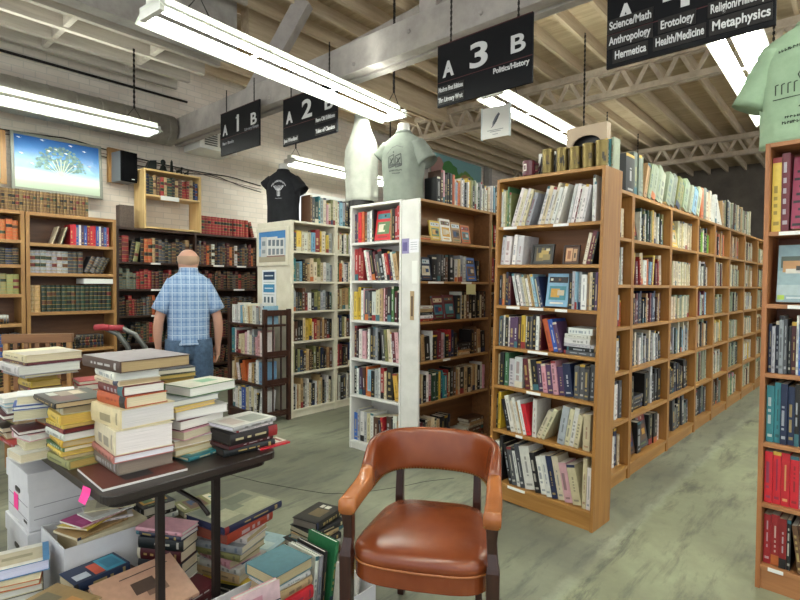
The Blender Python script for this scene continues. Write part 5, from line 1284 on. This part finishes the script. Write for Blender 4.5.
# ================================================================== leather chair
def chair():
    u = thing('armchair', 'brown leather captain chair with nailhead trim and dark wooden legs', 'armchair', frame(1.640, 1.268, 0, 0) @ Rz(208.5 + 90) @ Matrix.Diagonal((.92, .94, 1, 1)))
    # local: the sitter faces -y
    def outline(k, z, n=48):
        p = []
        for i in range(n):
            a = 2 * PI * i / n; c, s = math.cos(a), math.sin(a); e = .42
            x = math.copysign(abs(c) ** e, c); y = math.copysign(abs(s) ** e, s)
            w = .262 + .036 * (-y) * 1.0
            x *= w * k; yy = y * .262 * k - (.022 * (1 - (x / .3) ** 2) if y < 0 else 0) * k
            p.append((x, yy - .01, z))
        return p
    def top(k): return [(x, y, z + .022 * max(0, 1 - (x / .27) ** 2) * max(0, 1 - (y / .28) ** 2)) for x, y, z in outline(k, {1: 0}.get(k, 0))]
    m = MB()
    prof = [(.95, .432), (1.0, .436), (1.012, .452), (1.0, .468), (.965, .482), (.90, .492), (.78, .501), (.6, .508), (.38, .513), (.16, .516)]
    m.loft([outline(k, z) for k, z in prof]); m.build('seat_cushion', 'leather', u, smooth=True)
    m = MB(); m.loft([outline(.975, .365), outline(.985, .369), outline(.985, .433)]); m.build('seat_apron', 'leather', u, smooth=False)
    m = MB(); pts = outline(1.0, .434); m.tube(pts + [pts[0]], .0045, 6); m.build('welt', 'leather_arm', u, smooth=True)
    m = MB(); pts = outline(.995, .412)
    # wrap-around back: centre line in plan, arm front -> back -> arm front
    def plan(t):
        a = R(-8 + 196 * t)                  # 0 right side .. 180 left side
        c, s = math.cos(a), math.sin(a); e = .62
        x = .268 * math.copysign(abs(c) ** e, c); y = .265 * abs(s) ** .8 * (1 if s > 0 else -1)
        return x, y + .005
    front = -.285
    path = [(.282, front), (.283, -.18), (.281, -.08)] + [plan(t) for t in [i / 26 for i in range(2, 25)]] + [(-.281, -.08), (-.283, -.18), (-.282, front)]
    path = [Vector((x, y, 0)) for x, y in path]
    L = [0]
    for a, b in zip(path, path[1:]): L.append(L[-1] + (b - a).length)
    def at(s):
        s = max(0, min(L[-1], s))
        for i in range(len(L) - 1):
            if s <= L[i + 1]: return path[i].lerp(path[i + 1], (s - L[i]) / (L[i + 1] - L[i]))
    tot = L[-1]
    def sec(s):
        k = abs(s / tot - .5) * 2            # 0 mid back, 1 arm front
        up = 1 / (1 + math.exp((k - .60) * 24)); 
        zt = .672 + .120 * up + .012 * (1 - k) ** 2; zb = .612 + .004 * up + (.012 * max(0, .5 - k))
        w = .068 - .022 * up
        return zt, zb, w
    def sweep(s0, s1, n, cap=True):
        rings = []
        for i in range(n + 1):
            s = s0 + (s1 - s0) * i / n; c = at(s); t = (at(s + .01) - at(s - .01)).normalized(); o = Vector((t.y, -t.x, 0))
            zt, zb, w = sec(s); lean = .022 * max(0, (zt - .68) / .12)
            ring = []
            for q in range(20):
                a = 2 * PI * q / 20; cx, cz = math.cos(a), math.sin(a)
                ex = math.copysign(abs(cx) ** .55, cx); ez = math.copysign(abs(cz) ** .45, cz)
                z = (zt + zb) / 2 + ez * (zt - zb) / 2
                p = c + o * (ex * w / 2 + lean * ((z - zb) / max(.01, zt - zb)))
                ring.append((p.x, p.y, z))
            rings.append(ring)
        m = MB(); m.loft(rings); return m
    sa = tot * .185
    sweep(sa, tot - sa, 60).build('backrest', 'leather', u, smooth=True)
    for a, b in ((0.0, sa - .001), (tot - sa + .001, tot)): sweep(a, b, 14).build('armrest', 'leather_arm', u, smooth=True)
    m = MB(); n_ = 96
    for i in range(n_ + 1):
        s = tot * i / n_; c = at(s); t = (at(s + .01) - at(s - .01)).normalized(); o = Vector((t.y, -t.x, 0)); zt, zb, w = sec(s)
        for sd_ in (-1, 1):
            p = c + o * sd_ * w * .41; m.sphere((p.x, p.y, zb + .008), .0038, 5)
    m.build('nailhead_trim', 'brass', u)
    for sx in (-1, 1):
        m = MB()
        for k in range(7): m.sphere((sx * .262, -.258, .37 + .009 * k), .0036, 5)
        m.build('nailhead_trim', 'brass', u)
    # legs: front posts run up to the arms, back ones up to the back
    for sx in (-1, 1):
        def post(z, cx, cy, w, d): return [(cx - w, cy - d, z), (cx + w, cy - d, z), (cx + w, cy + d, z), (cx - w, cy + d, z)]
        X_ = sx * .287
        MB().loft([post(0, X_, -.262, .017, .017), post(.30, X_, -.262, .024, .024), post(.46, X_, -.262, .025, .025), post(.475, X_, -.26, .021, .023), post(.52, X_ - sx * .004, -.245, .019, .022), post(.56, X_ - sx * .006, -.252, .019, .020), post(.615, X_ - sx * .004, -.262, .023, .022)]).build('front_leg', 'chairwood', u, bevel=.004)
        X_ = sx * .188
        MB().loft([post(0, X_ * 1.05, .33, .016, .017), post(.30, X_, .262, .02, .022), post(.50, X_, .25, .019, .02), post(.64, X_, .262, .017, .016)]).build('back_leg', 'chairwood', u, bevel=.004)
    MB().box((-.18, .235, .37), (.18, .255, .42)).build('back_rail', 'chairwood', u)
    return u
chair()

# ================================================================== the man
def person():
    P = thing('person', 'person in a blue checked short-sleeved shirt and jeans, standing with back turned', 'person', frame(2.21, 4.365, 0, -24))
    V = {}; vs = []; es = []; rad = []
    def v(k, p, r, par=None):
        V[k] = len(vs); vs.append(p); rad.append(r if isinstance(r, tuple) else (r, r))
        if par is not None: es.append((V[par], V[k]))
    # facing +y; z up
    v('pel', (0, 0, .96), (.150, .105)); v('wst', (0, .02, 1.10), (.150, .110), 'pel'); v('chs', (0, .0, 1.30), (.150, .095), 'wst'); v('nkb', (0, -.012, 1.455), (.070, .060), 'chs')
    v('nek', (0, .0, 1.535), (.058, .062), 'nkb'); v('hd0', (0, .03, 1.60), (.086, .100), 'nek'); v('hd1', (0, .025, 1.66), (.104, .122), 'hd0'); v('hd2', (0, .015, 1.715), (.094, .112), 'hd1'); v('hd3', (0, .012, 1.752), (.05, .062), 'hd2')
    for s, n in ((-1, 'l'), (1, 'r')):
        v('sh' + n, (s * .170, -.01, 1.435), .050, 'nkb'); v('el' + n, (s * .262, -.03, 1.15), .044, 'sh' + n); v('fa' + n, (s * .272, .01, 1.02), .041, 'el' + n); v('wr' + n, (s * .268, .045, .90), .027, 'fa' + n)
        v('pm' + n, (s * .266, .055, .855), (.022, .040), 'wr' + n); v('pk' + n, (s * .264, .06, .815), (.016, .038), 'pm' + n)
        v('hp' + n, (s * .095, 0, .89), .098, 'pel'); v('kn' + n, (s * .115, .015, .49), .060, 'hp' + n); v('cf' + n, (s * .12, -.02, .33), .056, 'kn' + n); v('an' + n, (s * .125, -.02, .09), .038, 'cf' + n); v('ft' + n, (s * .14, .10, .045), (.045, .036), 'an' + n); v('to' + n, (s * .145, .17, .035), (.04, .025), 'ft' + n)
        for q in range(4):
            y0 = .025 + .022 * q; ln = (.040, .050, .046, .036)[q]
            v(f'f{q}a' + n, (s * .264, y0 + .006, .79), .0095, 'pk' + n); v(f'f{q}b' + n, (s * .258, y0 + .01, .79 - ln * .5), .0088, f'f{q}a' + n); v(f'f{q}c' + n, (s * .246, y0 + .014, .79 - ln), .0075, f'f{q}b' + n)
        v('t0' + n, (s * .256, .098, .845), .011, 'pm' + n); v('t1' + n, (s * .25, .115, .815), .0095, 't0' + n); v('t2' + n, (s * .245, .118, .79), .008, 't1' + n)
        v('ear' + n, (s * .083, .02, 1.648), (.012, .022), 'hd1')
    v('nose', (0, .128, 1.635), .012, 'hd1'); v('chin', (0, .105, 1.585), (.03, .025), 'hd0')
    vs = [(x - math.copysign(.026, x), y, z) if abs(x) > .16 and .7 < z < 1.5 else (x, y, z) for x, y, z in vs]
    me = bpy.data.meshes.new('body'); me.from_pydata(vs, es, [])
    o = link('body', me, P); me.materials.append(MAT['skin'])
    sk = o.modifiers.new('skin', 'SKIN'); sk.use_smooth_shade = True
    for i, d in enumerate(me.skin_vertices[0].data): d.radius = rad[i]; d.use_root = (i == 0)
    sb = o.modifiers.new('sub', 'SUBSURF'); sb.levels = sb.render_levels = 2
    m = MB()
    for s in (-1, 1): m.sphere((s * .032, .112, 1.655), .011, 8)
    m.build('eye', 'white', P, smooth=True)
    m = MB(); m.box((-.024, .112, 1.598), (.024, .122, 1.604)); m.build('mouth', 'maroon', P)
    # cropped hair round the sides and back
    m = MB(); rings = []
    for z, k in ((1.59, .62), (1.60, .78), (1.625, .96), (1.655, 1.04), (1.685, 1.02)):
        rx = .088 * k; ry = .106 * k
        rings.append([(rx * math.sin(a), .022 - ry * math.cos(a) * (1.02), z) for a in [R(-104 + 208 * q / 24) for q in range(25)]])
    m.loft(rings, False, False); m.build('hair', 'hair', P, smooth=True)
    # shirt
    m = MB(); n = 44; rings = []
    for z, rx, ry, cy in ((.925, .194, .142, 0), (.94, .194, .142, 0), (1.0, .188, .138, .01), (1.10, .190, .142, .015), (1.22, .200, .142, .01), (1.34, .212, .138, .0), (1.43, .216, .126, -.006), (1.485, .190, .108, -.008), (1.52, .140, .094, -.006), (1.548, .092, .084, -.002), (1.565, .076, .080, .004)):
        ring = []
        for k in range(n):
            a = 2 * PI * k / n; c, s = math.cos(a), math.sin(a); e = .85
            f = 1 + .035 * noise.noise(Vector((c * 2.5, s * 2.5, z * 6))) * (1 if z < 1.4 else .2)
            ring.append((rx * .89 * f * math.copysign(abs(c) ** e, c), cy + ry * f * math.copysign(abs(s) ** e, s), z))
        rings.append(ring)
    m.loft(rings)
    for s in (-1, 1):
        p0, p1 = Vector((s * .105, -.010, 1.465)), Vector((s * .234, -.025, 1.215)); d = (p1 - p0).normalized(); a = Vector((d.z, 0, -d.x)); rr_ = []
        for i in range(8):
            k = i / 7; c = p0.lerp(p1, k); r1, r2 = .072 - .002 * k, .084 - .008 * k
            rr_.append([tuple(c + (a * math.cos(2 * PI * q / 22) * r1 + Vector((0, 1, 0)) * math.sin(2 * PI * q / 22) * r2) * (1 + .06 * noise.noise(Vector((q * .6, k * 3, s))))) for q in range(22)])
        m.loft(rr_)
    m.build('shirt', 'plaid', P, smooth=True)
    m = MB(); m.loft([[(.076 * k * math.cos(2 * PI * q / 24), -.004 + .082 * k * math.sin(2 * PI * q / 24), z) for q in range(24)] for z, k in ((1.545, 1.10), (1.578, 1.0), (1.588, .97), (1.555, .9))], True, False)
    m.build('shirt_collar', 'plaid', P, smooth=True)
    # jeans
    m = MB()
    for s in (-1, 1):
        rr_ = []
        for z, cx, cy, rx, ry in ((.02, .125, -.01, .072, .085), (.06, .125, -.012, .070, .082), (.30, .118, -.008, .080, .090), (.50, .112, .008, .084, .092), (.70, .102, .002, .098, .110), (.85, .090, -.004, .108, .132), (.97, .080, .0, .108, .130)):
            rr_.append([(s * cx + rx * math.cos(2 * PI * q / 26) * (1 + .07 * noise.noise(Vector((q * .5, z * 9, s)))), cy + ry * math.sin(2 * PI * q / 26) * (1 + .07 * noise.noise(Vector((q * .5, z * 9, s + 4)))), z) for q in range(26)])
        m.loft(rr_)
    m.loft([[(rx * math.cos(2 * PI * q / 30), ry * math.sin(2 * PI * q / 30), z) for q in range(30)] for z, rx, ry in ((.80, .13, .11), (.86, .152, .125), (.95, .15, .128), (1.02, .15, .12))])
    m.build('jeans', 'jeans', P, smooth=True)
    for s in (-1, 1):
        m = MB(); m.loft([[(s * .135 + .05 * k * math.cos(2 * PI * q / 20), .045 + .15 * k * math.sin(2 * PI * q / 20), z) for q in range(20)] for z, k in ((.0, 1.0), (.03, 1.02), (.06, .85), (.09, .5))]); m.build('shoe', 'black', P, smooth=True)
person()

# ================================================================== hand truck and the slat-backed chair behind the table
ht = thing('hand_truck', 'grey steel hand truck with a red grip standing behind the table', 'hand truck', frame(1.60, 3.78, 0, -48))
for x in (-.10, .02):
    MB().tube([(x, .02, .12), (x, .0, .6), (x, -.01, .88), (x - .015, -.03, 1.0), (x - .07, -.055, 1.09), (x - .15, -.075, 1.135), (x - .21, -.085, 1.14)], .017, 10).build('steel_tube', 'metal_grey', ht, smooth=True)
MB().tube([(-.31, -.085, 1.14), (-.26, -.087, 1.143), (-.215, -.086, 1.14)], .022, 10).build('red_grip', 'rubber_red', ht, smooth=True)
MB().tube([(-.23, -.086, 1.14), (-.12, -.082, 1.139)], .020, 10).build('red_grip', 'rubber_red', ht, smooth=True)
for z in (.3, .6): MB().box((-.10, -.004, z), (.02, .012, z + .03)).build('cross_strap', 'metal_grey', ht)
MB().box((-.2, -.03, .012), (.12, -.25, .018)).build('toe_plate', 'metal_grey', ht)
for x in (-.16, .06): MB().lathe([(.02, -.02), (.11, -.02), (.12, -.012), (.12, .012), (.11, .02), (.02, .02)], 24, M=T(x, .09, .12) @ Ry(90)).build('wheel', 'black', ht)
MB().tube([(-.18, .09, .12), (.08, .09, .12)], .012, 8).build('axle', 'metal_grey', ht)
wc = thing('wooden_chair', 'brown wooden chair back with slats behind the pile of large white books', 'chair', frame(1.02, 4.98, 0, 0) @ Rz(-36))
for x in (.0, .44):
    MB().box((x, 0, 0), (x + .035, .035, 1.03)).build('back_post', 'tan', wc, bevel=.003)
    MB().box((x, -.42, 0), (x + .035, -.385, .45)).build('front_leg', 'tan', wc, bevel=.003)
MB().box((-.01, -.004, .975), (.485, .038, 1.045)).build('top_rail', 'brownback', wc, bevel=.004)
for k in range(5): MB().box((.065 + .075 * k, .008, .48), (.095 + .075 * k, .024, .975)).build('back_slat', 'brownback', wc)
MB().box((-.005, -.43, .45), (.48, .035, .48)).build('seat', 'tan_h', wc, bevel=.004)

# everything shelved that is too small or too far to stand alone
so = STUFF.build('shelved_books', ['cover', 'pages'], None, color=True)
tag(so, 'distant and half hidden books filling the farther shelves', 'books', None, 'stuff')

# ================================================================== light and camera
sc = bpy.context.scene
w = bpy.data.worlds.new('daylight'); sc.world = w; w.use_nodes = True
bg = w.node_tree.nodes['Background']; bg.inputs['Color'].default_value = (.93, .97, 1.0, 1); bg.inputs['Strength'].default_value = 1.0
cam = bpy.data.cameras.new('camera'); co = bpy.data.objects.new('camera', cam); COL.objects.link(co)
cam.sensor_width = 36; cam.lens = 36 * 522 / 800; cam.clip_start = .05; cam.clip_end = 100
pitch = math.atan(14 / 522)
co.matrix_world = Matrix.Translation((0, 0, 1.44)) @ Matrix.Rotation(R(41.1 - 90), 4, 'Z') @ Matrix.Rotation(PI / 2 - pitch, 4, 'X') @ Matrix.Rotation(R(.35), 4, 'Z')
sc.camera = co
sc.view_settings.view_transform = 'Standard'; sc.view_settings.look = 'None'; sc.view_settings.gamma = 1.0; sc.view_settings.use_curve_mapping = False
sc.view_settings.exposure = 0.5
